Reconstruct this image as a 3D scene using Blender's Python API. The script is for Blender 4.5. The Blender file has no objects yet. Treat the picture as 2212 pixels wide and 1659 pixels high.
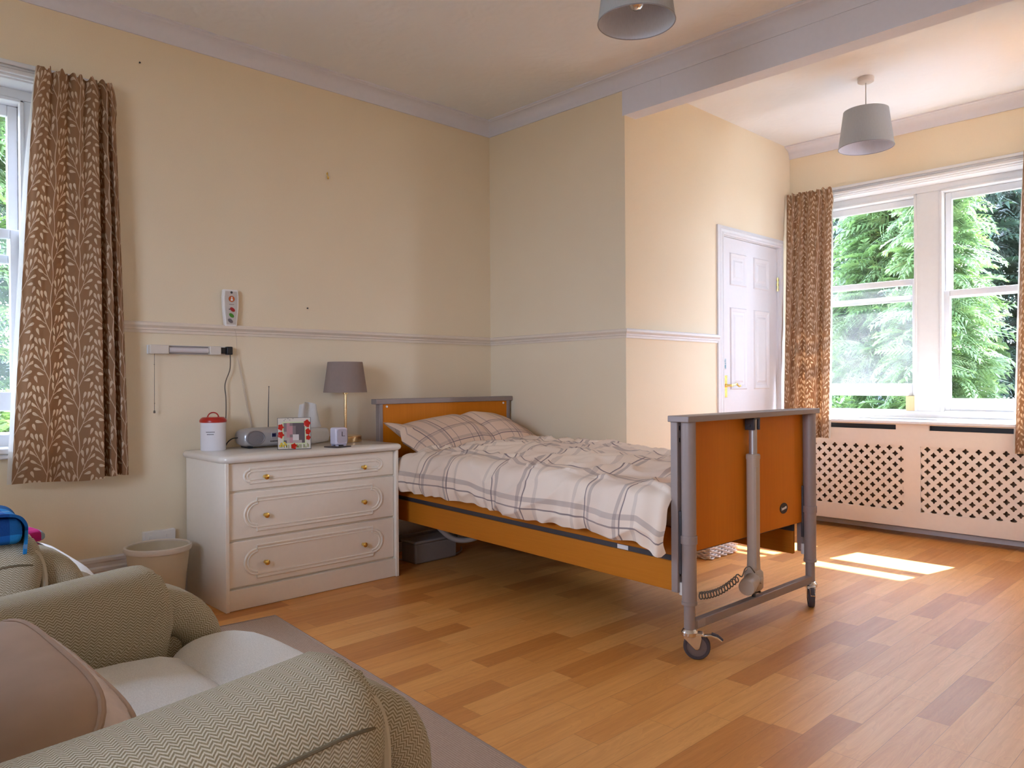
import bpy, bmesh, math, random
from math import sin, cos, pi, sqrt, radians, floor
from mathutils import Vector, Matrix, noise as mnoise, Euler

random.seed(7)
scene = bpy.context.scene
COL = scene.collection

# ------------------------------------------------------------------ helpers
def s2l(c):
    return c / 12.92 if c <= 0.04045 else ((c + 0.055) / 1.055) ** 2.4

def rgb(r, g, b):
    return (s2l(r / 255.0), s2l(g / 255.0), s2l(b / 255.0), 1.0)

class NT:
    """tiny node-tree writer"""
    def __init__(self, name, rough=0.6, spec=0.5, metal=0.0, color=None):
        self.mat = bpy.data.materials.new(name)
        self.mat.use_nodes = True
        self.t = self.mat.node_tree
        self.b = next(n for n in self.t.nodes if n.type == 'BSDF_PRINCIPLED')
        self.out = next(n for n in self.t.nodes if n.type == 'OUTPUT_MATERIAL')
        self.b.inputs['Roughness'].default_value = rough
        self.b.inputs['Specular IOR Level'].default_value = spec
        self.b.inputs['Metallic'].default_value = metal
        if color is not None:
            self.b.inputs['Base Color'].default_value = color
    def set(self, sock, v):
        if isinstance(v, bpy.types.NodeSocket):
            self.t.links.new(v, sock)
        else:
            sock.default_value = v
    def m(self, op, a, b=None, c=None, clamp=False):
        n = self.t.nodes.new('ShaderNodeMath'); n.operation = op; n.use_clamp = clamp
        self.set(n.inputs[0], a)
        if b is not None: self.set(n.inputs[1], b)
        if c is not None: self.set(n.inputs[2], c)
        return n.outputs[0]
    def add(self, a, b): return self.m('ADD', a, b)
    def sub(self, a, b): return self.m('SUBTRACT', a, b)
    def mul(self, a, b): return self.m('MULTIPLY', a, b)
    def mx(self, a, b): return self.m('MAXIMUM', a, b)
    def absv(self, a): return self.m('ABSOLUTE', a)
    def lt(self, a, b): return self.m('LESS_THAN', a, b)
    def mod(self, a, b): return self.m('FLOORED_MODULO', a, b)
    def fl(self, a): return self.m('FLOOR', a)
    def mix(self, f, a, b, blend='MIX'):
        n = self.t.nodes.new('ShaderNodeMix'); n.data_type = 'RGBA'; n.blend_type = blend
        self.set(n.inputs[0], f); self.set(n.inputs[6], a); self.set(n.inputs[7], b)
        return n.outputs[2]
    def noise(self, vec, scale, detail=2.0, rough=0.5, dist=0.0):
        n = self.t.nodes.new('ShaderNodeTexNoise')
        if vec is not None: self.t.links.new(vec, n.inputs['Vector'])
        n.inputs['Scale'].default_value = scale; n.inputs['Detail'].default_value = detail
        n.inputs['Roughness'].default_value = rough; n.inputs['Distortion'].default_value = dist
        return n.outputs['Fac']
    def voro(self, vec, scale, feature='F1'):
        n = self.t.nodes.new('ShaderNodeTexVoronoi'); n.feature = feature
        if vec is not None: self.t.links.new(vec, n.inputs['Vector'])
        n.inputs['Scale'].default_value = scale
        return n.outputs['Distance']
    def white(self, vec):
        n = self.t.nodes.new('ShaderNodeTexWhiteNoise'); n.noise_dimensions = '3D'
        self.t.links.new(vec, n.inputs['Vector']); return n.outputs['Value']
    def coord(self, which='Object'):
        n = self.t.nodes.new('ShaderNodeTexCoord'); return n.outputs[which]
    def geo(self, which='Position'):
        n = self.t.nodes.new('ShaderNodeNewGeometry'); return n.outputs[which]
    def sep(self, v):
        n = self.t.nodes.new('ShaderNodeSeparateXYZ'); self.t.links.new(v, n.inputs[0]); return n.outputs
    def comb(self, x, y, z=0.0):
        n = self.t.nodes.new('ShaderNodeCombineXYZ')
        for i, v in enumerate((x, y, z)): self.set(n.inputs[i], v)
        return n.outputs[0]
    def scale(self, v, s):
        n = self.t.nodes.new('ShaderNodeMapping'); self.t.links.new(v, n.inputs[0])
        n.inputs['Scale'].default_value = s; return n.outputs[0]
    def ramp(self, f, stops):
        n = self.t.nodes.new('ShaderNodeValToRGB'); self.t.links.new(f, n.inputs[0])
        e = n.color_ramp.elements
        while len(e) < len(stops): e.new(0.5)
        for el, (p, c) in zip(e, stops): el.position = p; el.color = c
        return n.outputs[0]
    def bump(self, h, strength=0.3, dist=0.002):
        n = self.t.nodes.new('ShaderNodeBump'); self.t.links.new(h, n.inputs['Height'])
        n.inputs['Strength'].default_value = strength; n.inputs['Distance'].default_value = dist
        self.t.links.new(n.outputs[0], self.b.inputs['Normal'])
    def col(self, c): self.set(self.b.inputs['Base Color'], c)

def plain(name, color, rough=0.5, spec=0.5, metal=0.0, vary=0.06, nscale=40.0, bump=0.0):
    n = NT(name, rough, spec, metal)
    f = n.noise(n.coord('Object'), nscale, 3.0)
    lo = tuple(c * (1 - vary) for c in color[:3]) + (1,); hi = tuple(min(1, c * (1 + vary)) for c in color[:3]) + (1,)
    n.col(n.mix(f, lo, hi))
    if bump: n.bump(f, bump, 0.002)
    return n.mat

class MB:
    """collects geometry for ONE mesh object"""
    def __init__(self):
        self.v = []; self.f = []; self.uv = {}
    def add(self, vs, fs, uvs=None):
        o = len(self.v); self.v += [tuple(p) for p in vs]
        for i, f in enumerate(fs):
            if uvs is not None and uvs[i] is not None: self.uv[len(self.f)] = uvs[i]
            self.f.append(tuple(o + k for k in f))
        return self
    def box(self, x0, x1, y0, y1, z0, z1, M=None):
        vs = [(x, y, z) for z in (z0, z1) for y in (y0, y1) for x in (x0, x1)]
        if M is not None: vs = [M @ Vector(p) for p in vs]
        fs = [(0, 2, 3, 1), (4, 5, 7, 6), (0, 1, 5, 4), (2, 6, 7, 3), (0, 4, 6, 2), (1, 3, 7, 5)]
        return self.add(vs, fs)
    def prism(self, poly, depth, M):
        """polygon (list of 2-D points, ccw) in local xy extruded along local z 0..depth, placed by M"""
        n = len(poly)
        vs = [M @ Vector((x, y, 0)) for x, y in poly] + [M @ Vector((x, y, depth)) for x, y in poly]
        fs = [tuple(range(n - 1, -1, -1)), tuple(range(n, 2 * n))]
        fs += [(i, (i + 1) % n, n + (i + 1) % n, n + i) for i in range(n)]
        return self.add(vs, fs)
    def sweep(self, prof, a, b, up=(0, 0, 1), mitre=(0.0, 0.0), out=None):
        """profile (out, up) swept from a to b; mitre = extra length per unit of 'out' at each end"""
        a = Vector(a); b = Vector(b); d = (b - a).normalized(); up = Vector(up)
        out = Vector(out) if out is not None else d.cross(up)
        n = len(prof); vs = []
        for base, m in ((a, -mitre[0]), (b, mitre[1])):
            for o, u in prof: vs.append(base + out * o + up * u + d * (m * o))
        fs = [tuple(range(n)), tuple(range(2 * n - 1, n - 1, -1))]
        fs += [(i, n + i, n + (i + 1) % n, (i + 1) % n) for i in range(n)]
        return self.add(vs, fs)
    def tube(self, path, r, seg=10, closed=False, cap=True):
        P = [Vector(p) for p in path]; n = len(P)
        R = r if isinstance(r, (list, tuple)) else [r] * n
        t0 = (P[1] - P[0]).normalized()
        nrm = t0.orthogonal().normalized(); vs = []; prev = t0
        for i in range(n):
            if closed: t = (P[(i + 1) % n] - P[i - 1]).normalized()
            elif i == 0: t = t0
            elif i == n - 1: t = (P[i] - P[i - 1]).normalized()
            else: t = (P[i + 1] - P[i - 1]).normalized()
            q = prev.rotation_difference(t); nrm = (q @ nrm).normalized(); prev = t
            bn = t.cross(nrm)
            for k in range(seg):
                a = 2 * pi * k / seg
                vs.append(P[i] + (nrm * cos(a) + bn * sin(a)) * R[i])
        fs = []; m = n if closed else n - 1
        for i in range(m):
            for k in range(seg):
                a = i * seg + k; b = i * seg + (k + 1) % seg; j = ((i + 1) % n) * seg
                fs.append((a, b, j + (k + 1) % seg, j + k))
        if cap and not closed:
            fs.append(tuple(range(seg - 1, -1, -1))); fs.append(tuple((n - 1) * seg + k for k in range(seg)))
        return self.add(vs, fs)
    def lathe(self, prof, M=None, seg=32, cap=(True, True)):
        """prof list of (r, z) around local z"""
        vs = []; n = len(prof)
        for r, z in prof:
            for k in range(seg):
                a = 2 * pi * k / seg; p = Vector((r * cos(a), r * sin(a), z))
                vs.append(M @ p if M is not None else p)
        fs = []
        for i in range(n - 1):
            for k in range(seg):
                fs.append((i * seg + k, i * seg + (k + 1) % seg, (i + 1) * seg + (k + 1) % seg, (i + 1) * seg + k))
        if cap[0]: fs.append(tuple(range(seg - 1, -1, -1)))
        if cap[1]: fs.append(tuple((n - 1) * seg + k for k in range(seg)))
        return self.add(vs, fs)
    def grid(self, nu, nv, fn, uvfn=None, wrap=False):
        vs = [fn(i / (nu - 1), j / (nv - 1)) for j in range(nv) for i in range(nu)]
        fs = []; uvs = [] if uvfn else None
        for j in range(nv - 1):
            for i in range(nu - 1):
                q = [(i, j), (i + 1, j), (i + 1, j + 1), (i, j + 1)]
                fs.append(tuple(b * nu + a for a, b in q))
                if uvfn: uvs.append([uvfn(a / (nu - 1), b / (nv - 1)) for a, b in q])
        return self.add(vs, fs, uvs)
    def loft(self, rings, caps=True, uvscale=1.0):
        """closed rings of equal count; uv = (length along, length around) in metres"""
        n = len(rings[0]); rings = [[Vector(p) for p in r] for r in rings]
        vs = [p for r in rings for p in r]; fs = []; uvs = []
        L = [0.0]
        for i in range(1, len(rings)):
            c0 = sum(rings[i - 1], Vector()) / n; c1 = sum(rings[i], Vector()) / n
            L.append(L[-1] + max((c1 - c0).length, 1e-4))
        mid = rings[len(rings) // 2]; A = [0.0]
        for k in range(n): A.append(A[-1] + (mid[(k + 1) % n] - mid[k]).length)
        for i in range(len(rings) - 1):
            for k in range(n):
                k2 = (k + 1) % n
                fs.append((i * n + k, i * n + k2, (i + 1) * n + k2, (i + 1) * n + k))
                uvs.append([(L[i], A[k]), (L[i], A[k + 1]), (L[i + 1], A[k + 1]), (L[i + 1], A[k])])
        if caps:
            for i, rev in ((0, True), (len(rings) - 1, False)):
                c = sum(rings[i], Vector()) / n; ci = len(vs); vs.append(c)
                ax = (rings[i][0] - c).normalized()
                nn = (rings[i][0] - c).cross(rings[i][n // 4] - c).normalized(); ay = nn.cross(ax)
                for k in range(n):
                    a, b = i * n + k, i * n + (k + 1) % n
                    tri = (b, a, ci) if rev else (a, b, ci)
                    fs.append(tri)
                    uvs.append([((vs[q] - c).dot(ay), (vs[q] - c).dot(ax)) for q in tri])
        return self.add(vs, fs, uvs)
    def build(self, name, mat, parent=None, smooth=35.0, bevel=0.0, seg=2, sub=0, solid=None, off=None):
        me = bpy.data.meshes.new(name)
        vs = self.v
        if off is not None: vs = [(p[0] - off[0], p[1] - off[1], p[2] - off[2]) for p in vs]
        me.from_pydata(vs, [], self.f)
        if self.uv:
            lay = me.uv_layers.new(name='UVMap')
            for p in me.polygons:
                u = self.uv.get(p.index)
                if u:
                    for k, li in enumerate(p.loop_indices): lay.data[li].uv = u[k]
        bm = bmesh.new(); bm.from_mesh(me)
        bmesh.ops.recalc_face_normals(bm, faces=bm.faces)
        if smooth:
            lim = radians(smooth)
            for f in bm.faces: f.smooth = True
            for e in bm.edges:
                if len(e.link_faces) == 2: e.smooth = e.calc_face_angle(0.0) < lim
                else: e.smooth = False
        bm.to_mesh(me); bm.free()
        o = bpy.data.objects.new(name, me); COL.objects.link(o)
        me.materials.append(mat)
        if parent is not None: o.parent = parent
        if bevel:
            md = o.modifiers.new('bevel', 'BEVEL'); md.width = bevel; md.segments = seg
            md.limit_method = 'ANGLE'; md.angle_limit = radians(40); md.harden_normals = False
        if solid:
            md = o.modifiers.new('solid', 'SOLIDIFY'); md.thickness = solid[0]; md.offset = solid[1]
        if sub:
            md = o.modifiers.new('sub', 'SUBSURF'); md.levels = sub; md.render_levels = sub
        return o

def tag(o, label, cat=None, group=None, kind=None):
    o['label'] = label
    if cat: o['category'] = cat
    if group: o['group'] = group
    if kind: o['kind'] = kind
    return o

def thing(name, label, cat, loc=(0, 0, 0), rotz=0.0, group=None):
    o = bpy.data.objects.new(name, None); COL.objects.link(o)
    o.location = loc; o.rotation_euler = (0, 0, rotz); o.empty_display_size = 0.05
    return tag(o, label, cat, group)

def struct(name, mb, mat, label, cat, **k):
    o = mb.build(name, mat, **k); return tag(o, label, cat, kind='structure')

def cr(pts, n):
    """Catmull-Rom sampling of a point list"""
    P = [Vector(p) for p in pts]; out = []; m = len(P) - 1
    for i in range(n):
        t = i / (n - 1) * m; k = min(int(t), m - 1); f = t - k
        p0 = P[max(k - 1, 0)]; p1 = P[k]; p2 = P[k + 1]; p3 = P[min(k + 2, m)]
        out.append(0.5 * ((2 * p1) + (p2 - p0) * f + (2 * p0 - 5 * p1 + 4 * p2 - p3) * f * f + (3 * p1 - p0 - 3 * p2 + p3) * f ** 3))
    return out

def lerpt(tab, x):
    if x <= tab[0][0]: return tab[0][1]
    for (a, va), (b, vb) in zip(tab, tab[1:]):
        if x <= b:
            t = (x - a) / (b - a); t = t * t * (3 - 2 * t) * 0.5 + t * 0.5
            return va + (vb - va) * t
    return tab[-1][1]

def T(x, y, z): return Matrix.Translation((x, y, z))
def R(a, ax): return Matrix.Rotation(radians(a), 4, ax)

def sring(cx, cz, w, h, n=2.6, k=24, y=0.0):
    """superellipse ring in the xz plane at y"""
    out = []
    for i in range(k):
        a = 2 * pi * i / k; c, s = cos(a), sin(a)
        out.append((cx + w / 2 * math.copysign(abs(c) ** (2 / n), c), y, cz + h / 2 * math.copysign(abs(s) ** (2 / n), s)))
    return out

def rrect(w, h, r, k=5):
    out = []
    for cx, cy, a0 in ((w / 2 - r, h / 2 - r, 0), (-w / 2 + r, h / 2 - r, 90), (-w / 2 + r, -h / 2 + r, 180), (w / 2 - r, -h / 2 + r, 270)):
        for i in range(k + 1):
            a = radians(a0 + 90 * i / k); out.append((cx + r * cos(a), cy + r * sin(a)))
    return out

# ------------------------------------------------------------------ materials
def m_wall():
    n = NT('cream_wall_paint', 0.75, 0.25)
    c = n.coord('Object')
    f = n.noise(c, 3.0, 4.0); g = n.noise(c, 240.0, 2.0)
    a = n.mix(f, WALL_LO, WALL_HI)
    n.col(n.mix(n.mul(g, 0.22), a, tuple(x * 0.72 for x in WALL_LO[:3]) + (1,)))
    n.bump(n.noise(c, 170.0, 2.0), 0.12, 0.002)
    return n.mat
WALL_LO = (0.805, 0.68, 0.495, 1); WALL_HI = (0.845, 0.73, 0.545, 1)

def m_ceiling():
    n = NT('swirled_plaster_ceiling', 0.85, 0.2, color=(0.74, 0.71, 0.68, 1))
    c = n.coord('Object')
    w = n.t.nodes.new('ShaderNodeTexWave'); w.wave_type = 'RINGS'; w.inputs['Scale'].default_value = 3.0
    w.inputs['Distortion'].default_value = 14.0; w.inputs['Detail'].default_value = 2.0; w.inputs['Detail Scale'].default_value = 2.2
    n.t.links.new(c, w.inputs['Vector'])
    n.bump(n.add(w.outputs['Fac'], n.noise(c, 30.0, 4.0)), 0.25, 0.004)
    n.col(n.mix(n.noise(c, 2.2, 4.0), (0.76, 0.77, 0.79, 1), (0.82, 0.83, 0.86, 1)))
    return n.mat

def m_floor():
    n = NT('wood_strip_vinyl', 0.34, 0.55)
    p = n.sep(n.coord('Object'))
    W = 0.0935
    xr = n.m('DIVIDE', p[0], W); row = n.fl(xr); fx = n.sub(xr, row)
    r1 = n.white(n.comb(row, 3.7, 1.1))
    ln = n.add(n.mul(r1, 0.22), 0.40)
    yr = n.add(n.m('DIVIDE', p[1], ln), n.mul(r1, 17.0)); blk = n.fl(yr); fy = n.sub(yr, blk)
    rnd = n.white(n.comb(row, blk, 5.3))
    base = n.ramp(rnd, [(0.0, (0.56, 0.215, 0.046, 1)), (0.28, (0.70, 0.30, 0.070, 1)), (0.7, (0.79, 0.37, 0.098, 1)), (1.0, (0.80, 0.395, 0.118, 1))])
    sh = n.comb(n.add(p[0], n.mul(rnd, 7.0)), n.add(p[1], n.mul(r1, 9.0)), n.mul(rnd, 5.0))
    g1 = n.noise(n.scale(sh, (55.0, 2.6, 1.0)), 1.0, 4.0, 0.6, 0.4)
    g2 = n.noise(n.scale(sh, (14.0, 1.7, 1.0)), 1.0, 2.0, 0.5, 2.2)
    rings = n.m('FRACT', n.mul(g2, 9.0))
    gr = n.add(n.mul(n.sub(g1, 0.5), 1.15), n.mul(n.sub(rings, 0.5), 0.26))
    dark = n.mix(1.0, base, (0.70, 0.60, 0.50, 1), 'MULTIPLY')
    c = n.mix(n.m('ADD', gr, 0.28, clamp=True), base, dark)
    ex = n.mx(n.lt(fx, 0.018), n.lt(n.mul(fy, ln), 0.0016))
    c = n.mix(n.mul(ex, 0.42), c, (0.16, 0.06, 0.016, 1))
    n.col(c)
    n.set(n.b.inputs['Roughness'], n.add(n.mul(g1, 0.14), 0.33))
    n.bump(n.sub(n.mul(g1, 0.5), ex), 0.06, 0.001)
    return n.mat

def m_wood(name, lo, hi, axis=2, sc=26.0):
    n = NT(name, 0.48, 0.18)
    s = [sc, sc, sc]; s[axis] = 1.6
    f = n.noise(n.scale(n.coord('Object'), tuple(s)), 2.4, 5.0, 0.6, 0.3)
    n.col(n.mix(f, lo, hi)); n.bump(f, 0.05, 0.001)
    return n.mat

def m_curtain(name, bg, fg):
    n = NT(name, 0.85, 0.15)
    uv = n.sep(n.coord('UV'))
    PU, PV = 0.112, 0.150
    SCL = 1.35
    u0 = n.mul(uv[0], 1 / SCL); v0 = n.mul(uv[1], 1 / SCL)
    k = n.m('ROUND', n.m('DIVIDE', u0, PU))
    x = n.sub(u0, n.mul(k, PU))
    yy = n.add(v0, n.mul(n.mod(k, 2.0), PV * 0.37))
    x = n.add(x, n.mul(n.m('SINE', n.mul(yy, 2 * pi / PV)), 0.0035))
    ax = n.absv(x)
    y = n.mod(n.add(yy, n.mul(n.lt(x, 0.0), PV * 0.5)), PV)
    def seg(x0, y0, x1, y1, w):
        dx, dy = x1 - x0, y1 - y0; L = sqrt(dx * dx + dy * dy)
        px = n.sub(ax, x0); py = n.sub(y, y0)
        t = n.m('DIVIDE', n.add(n.mul(px, dx / L), n.mul(py, dy / L)), L, clamp=True)
        ex = n.sub(px, n.mul(t, dx)); ey = n.sub(py, n.mul(t, dy))
        return n.lt(n.add(n.mul(ex, ex), n.mul(ey, ey)), w * w)
    def leaf(px, py, ang, a=0.0125, b=0.0054):
        c, s = cos(radians(ang)), sin(radians(ang))
        dx = n.sub(ax, px); dy = n.sub(y, py)
        lx = n.add(n.mul(dx, c / a), n.mul(dy, s / a)); ly = n.add(n.mul(dx, -s / b), n.mul(dy, c / b))
        ly = n.m('DIVIDE', ly, n.m('ADD', n.mul(lx, 0.55), 0.72))
        return n.lt(n.add(n.mul(lx, lx), n.mul(ly, ly)), 1.0)
    shapes = [n.lt(ax, 0.0014),
              seg(0, 0.004, 0.018, 0.034, 0.0011), seg(0.018, 0.034, 0.040, 0.090, 0.0011), seg(0.018, 0.034, 0.034, 0.044, 0.0009),
              seg(0.024, 0.05, 0.012, 0.075, 0.0009), seg(0.030, 0.064, 0.043, 0.075, 0.0009), seg(0.0, 0.085, 0.014, 0.115, 0.0009)]
    for a in ((0.043, 0.102, 72), (0.027, 0.094, 88), (0.0125, 0.088, 112), (0.047, 0.079, 35), (0.044, 0.050, 28), (0.033, 0.027, 12),
              (0.018, 0.128, 62), (0.033, 0.128, 70), (0.047, 0.131, 55), (0.046, 0.010, 60), (0.016, 0.062, 98)):
        shapes.append(leaf(*a))
    f = shapes[0]
    for s in shapes[1:]: f = n.mx(f, s)
    wv = n.noise(n.scale(n.coord('UV'), (900.0, 900.0, 1.0)), 1.0, 1.0)
    n.col(n.mix(f, n.mix(wv, tuple(q * 0.85 for q in bg[:3]) + (1,), bg), fg))
    n.bump(wv, 0.15, 0.0006)
    tr = n.t.nodes.new('ShaderNodeBsdfTranslucent'); n.t.links.new(n.b.inputs['Base Color'].links[0].from_socket, tr.inputs[0])
    ms = n.t.nodes.new('ShaderNodeMixShader'); ms.inputs[0].default_value = 0.5
    n.t.links.new(n.b.outputs[0], ms.inputs[1]); n.t.links.new(tr.outputs[0], ms.inputs[2])
    n.t.links.new(ms.outputs[0], n.out.inputs[0])
    return n.mat

def m_herring():
    n = NT('herringbone_weave', 0.9, 0.1)
    uv = n.sep(n.coord('UV'))
    lam, st = 0.0150, 0.0060
    tri = n.absv(n.sub(n.m('FRACT', n.m('DIVIDE', uv[0], lam)), 0.5))
    q = n.m('FRACT', n.m('DIVIDE', n.add(uv[1], n.mul(tri, 0.0135)), st))
    d = n.mul(n.absv(n.sub(q, 0.5)), 2.0)
    g = n.noise(n.scale(n.coord('UV'), (420.0, 420.0, 1)), 1.0, 3.0)
    big = n.noise(n.coord('Object'), 9.0, 2.0)
    f = n.m('ADD', n.mul(n.m('SMOOTHSTEP', 0.2, 0.75, d) if False else n.m('MULTIPLY_ADD', d, 1.5, -0.3, clamp=True), 0.8), n.mul(n.sub(g, 0.5), 0.6), clamp=True)
    dk = n.mix(big, (0.24, 0.20, 0.11, 1), (0.29, 0.23, 0.15, 1)); lt = (0.68, 0.62, 0.49, 1)
    n.col(n.mix(f, dk, lt)); n.bump(d, 0.5, 0.0012)
    return n.mat

def m_plaid(name, ca, cb, base_lo, base_hi):
    """ca: line table across (uv.x), cb: along (uv.y): (period, centre, [(offset, half width, strength)])"""
    n = NT(name, 0.85, 0.12)
    uv = n.sep(n.coord('UV'))
    wv = n.noise(n.scale(n.coord('UV'), (700.0, 700.0, 1.0)), 1.0, 2.0)
    c = n.mix(n.noise(n.coord('UV'), 3.0, 2.0), base_lo, base_hi)
    for ax, (P, ce, ls) in ((uv[0], ca), (uv[1], cb)):
        d = n.absv(n.sub(n.mod(n.add(ax, P / 2 - ce), P), P / 2))
        # the broad tint between the line pairs
        c = n.mix(n.mul(n.lt(d, ls[0][0]), 0.18), c, (0.60, 0.44, 0.36, 1))
        for off, hw, st in ls:
            c = n.mix(n.mul(n.lt(n.absv(n.sub(d, off)), hw), st), c, (0.17, 0.125, 0.135, 1))
    n.col(n.mix(n.mul(wv, 0.15), c, (0.55, 0.47, 0.42, 1))); n.bump(wv, 0.12, 0.0006)
    return n.mat

def m_rug():
    n = NT('woven_grey_brown_rug', 0.95, 0.05)
    p = n.coord('Object'); s = n.sep(p)
    a = n.m('SINE', n.mul(n.add(s[0], s[1]), 420.0)); b = n.m('SINE', n.mul(n.sub(s[0], s[1]), 420.0))
    f = n.m('MULTIPLY_ADD', n.mul(a, b), 0.5, 0.5)
    g = n.noise(p, 160.0, 2.0)
    n.col(n.mix(n.m('ADD', n.mul(f, 0.6), n.mul(g, 0.4)), (0.27, 0.175, 0.125, 1), (0.60, 0.45, 0.35, 1)))
    n.bump(f, 0.6, 0.002)
    return n.mat

def m_glass(film=0.0):
    n = NT('window_glass_%d' % int(film * 100), 0.0)
    t = n.t; tr = t.nodes.new('ShaderNodeBsdfTransparent'); tr.inputs[0].default_value = (0.97, 0.985, 0.98, 1)
    gl = t.nodes.new('ShaderNodeBsdfGlossy'); gl.inputs['Roughness'].default_value = 0.0
    lw = t.nodes.new('ShaderNodeLayerWeight'); lw.inputs[0].default_value = 0.5
    ms = t.nodes.new('ShaderNodeMixShader')
    t.links.new(n.m('MULTIPLY_ADD', n.m('POWER', lw.outputs['Facing'], 5.0), 0.75, 0.03), ms.inputs[0])
    t.links.new(tr.outputs[0], ms.inputs[1]); t.links.new(gl.outputs[0], ms.inputs[2])
    last = ms.outputs[0]
    if film:
        df = t.nodes.new('ShaderNodeBsdfTranslucent'); df.inputs[0].default_value = (0.85, 0.9, 1.0, 1)
        m2 = t.nodes.new('ShaderNodeMixShader')
        f = n.mul(n.noise(n.coord('Object'), 4.0, 4.0), film); n.t.links.new(f, m2.inputs[0])
        t.links.new(last, m2.inputs[1]); t.links.new(df.outputs[0], m2.inputs[2]); last = m2.outputs[0]
    t.links.new(last, n.out.inputs[0])
    return n.mat

def m_leaf(name, lo, hi, trans):
    n = NT(name, 0.38, 0.8)
    f = n.noise(n.geo('Position'), 3.2, 3.0)
    oi = n.t.nodes.new('ShaderNodeNewGeometry').outputs['Random Per Island']
    c = n.mix(n.m('ADD', n.mul(f, 0.6), n.mul(oi, 0.5), clamp=True), lo, hi); n.col(c)
    tr = n.t.nodes.new('ShaderNodeBsdfTranslucent')
    n.t.links.new(n.mix(1.0, c, (1.15, 1.25, 0.75, 1), 'MULTIPLY'), tr.inputs[0])
    ms = n.t.nodes.new('ShaderNodeMixShader'); ms.inputs[0].default_value = trans
    n.t.links.new(n.b.outputs[0], ms.inputs[1]); n.t.links.new(tr.outputs[0], ms.inputs[2])
    n.t.links.new(ms.outputs[0], n.out.inputs[0])
    return n.mat

def m_shade(name, color, tr_amt=0.12):
    n = NT(name, 0.8, 0.15)
    w = n.noise(n.scale(n.coord('Object'), (300.0, 300.0, 40.0)), 1.0, 2.0)
    c = n.mix(w, tuple(q * 0.85 for q in color[:3]) + (1,), color); n.col(c)
    tr = n.t.nodes.new('ShaderNodeBsdfTranslucent'); n.t.links.new(c, tr.inputs[0])
    ms = n.t.nodes.new('ShaderNodeMixShader'); ms.inputs[0].default_value = tr_amt
    n.t.links.new(n.b.outputs[0], ms.inputs[1]); n.t.links.new(tr.outputs[0], ms.inputs[2])
    n.t.links.new(ms.outputs[0], n.out.inputs[0]); n.bump(w, 0.1, 0.0005)
    return n.mat

M = {}
M['wall'] = m_wall(); M['ceil'] = m_ceiling(); M['floor'] = m_floor()
M['trim'] = plain('lilac_white_gloss_trim', (0.72, 0.68, 0.67, 1), 0.5, 0.4, vary=0.03)
M['coving'] = plain('white_coving_paint', (0.70, 0.70, 0.775, 1), 0.7, 0.25, vary=0.03)
M['dado'] = plain('cream_white_dado_paint', (0.76, 0.66, 0.55, 1), 0.5, 0.4, vary=0.03)
M['white'] = plain('white_gloss_paint', (0.72, 0.72, 0.735, 1), 0.35, 0.5, vary=0.03)
M['door'] = plain('white_door_paint', (0.70, 0.68, 0.69, 1), 0.45, 0.4, vary=0.02)
M['chest'] = plain('ivory_white_foil', (0.87, 0.80, 0.70, 1), 0.35, 0.5, vary=0.03)
M['chesttop'] = plain('glossy_ivory_top', (0.76, 0.71, 0.64, 1), 0.16, 0.5, vary=0.03)
M['cover'] = plain('cream_radiator_cover_paint', (0.70, 0.62, 0.54, 1), 0.55, 0.35, vary=0.03)
M['bedwood'] = m_wood('orange_cherry_laminate', (0.56, 0.165, 0.004, 1), (0.70, 0.225, 0.010, 1), 2, 60.0)
M['railwood'] = m_wood('orange_cherry_rail', (0.46, 0.148, 0.009, 1), (0.57, 0.198, 0.017, 1), 0, 50.0)
M['greymetal'] = plain('grey_powder_coated_steel', (0.285, 0.225, 0.205, 1), 0.42, 0.5, vary=0.05)
M['darkmetal'] = plain('dark_grey_steel', (0.05, 0.045, 0.05, 1), 0.5, 0.5)
M['chrome'] = plain('brushed_chrome', (0.72, 0.70, 0.68, 1), 0.22, 0.5, 1.0, vary=0.05)
M['rubber'] = plain('dark_rubber_tyre', (0.07, 0.055, 0.06, 1), 0.7, 0.3)
M['beigeplastic'] = plain('beige_grey_plastic', (0.46, 0.37, 0.29, 1), 0.45, 0.4)
M['brass'] = plain('polished_brass', (0.90, 0.66, 0.20, 1), 0.22, 0.5, 1.0, vary=0.05)
M['gold'] = plain('pale_gold_lamp_metal', (0.78, 0.56, 0.30, 1), 0.22, 0.5, 1.0, vary=0.05)
M['black'] = plain('black_plastic', (0.012, 0.012, 0.014, 1), 0.4, 0.5)
M['whiteplastic'] = plain('white_plastic', (0.80, 0.78, 0.76, 1), 0.4, 0.5, vary=0.02)
M['enamel'] = plain('white_enamel', (0.76, 0.74, 0.77, 1), 0.25, 0.5, vary=0.02)
M['red'] = plain('red_enamel', (0.42, 0.015, 0.008, 1), 0.3, 0.5)
M['bin'] = plain('cream_plastic_bin', (0.60, 0.50, 0.35, 1), 0.45, 0.4, vary=0.05)
M['silver'] = plain('silver_plastic', (0.42, 0.40, 0.40, 1), 0.3, 0.5, 0.35)
M['grille'] = plain('grey_speaker_mesh', (0.22, 0.20, 0.21, 1), 0.5, 0.5, 0.3, vary=0.3, nscale=400)
M['lcd'] = plain('dark_blue_display', (0.01, 0.012, 0.05, 1), 0.15, 0.5)
M['lining'] = m_shade('white_curtain_lining', (0.80, 0.78, 0.72, 1), 0.35)
M['curtain'] = m_curtain('taupe_leaf_print_curtain', (0.49, 0.285, 0.155, 1), (0.86, 0.71, 0.54, 1))
M['herring'] = m_herring()
M['seam'] = plain('brown_seam_piping', (0.17, 0.135, 0.085, 1), 0.9, 0.1)
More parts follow.
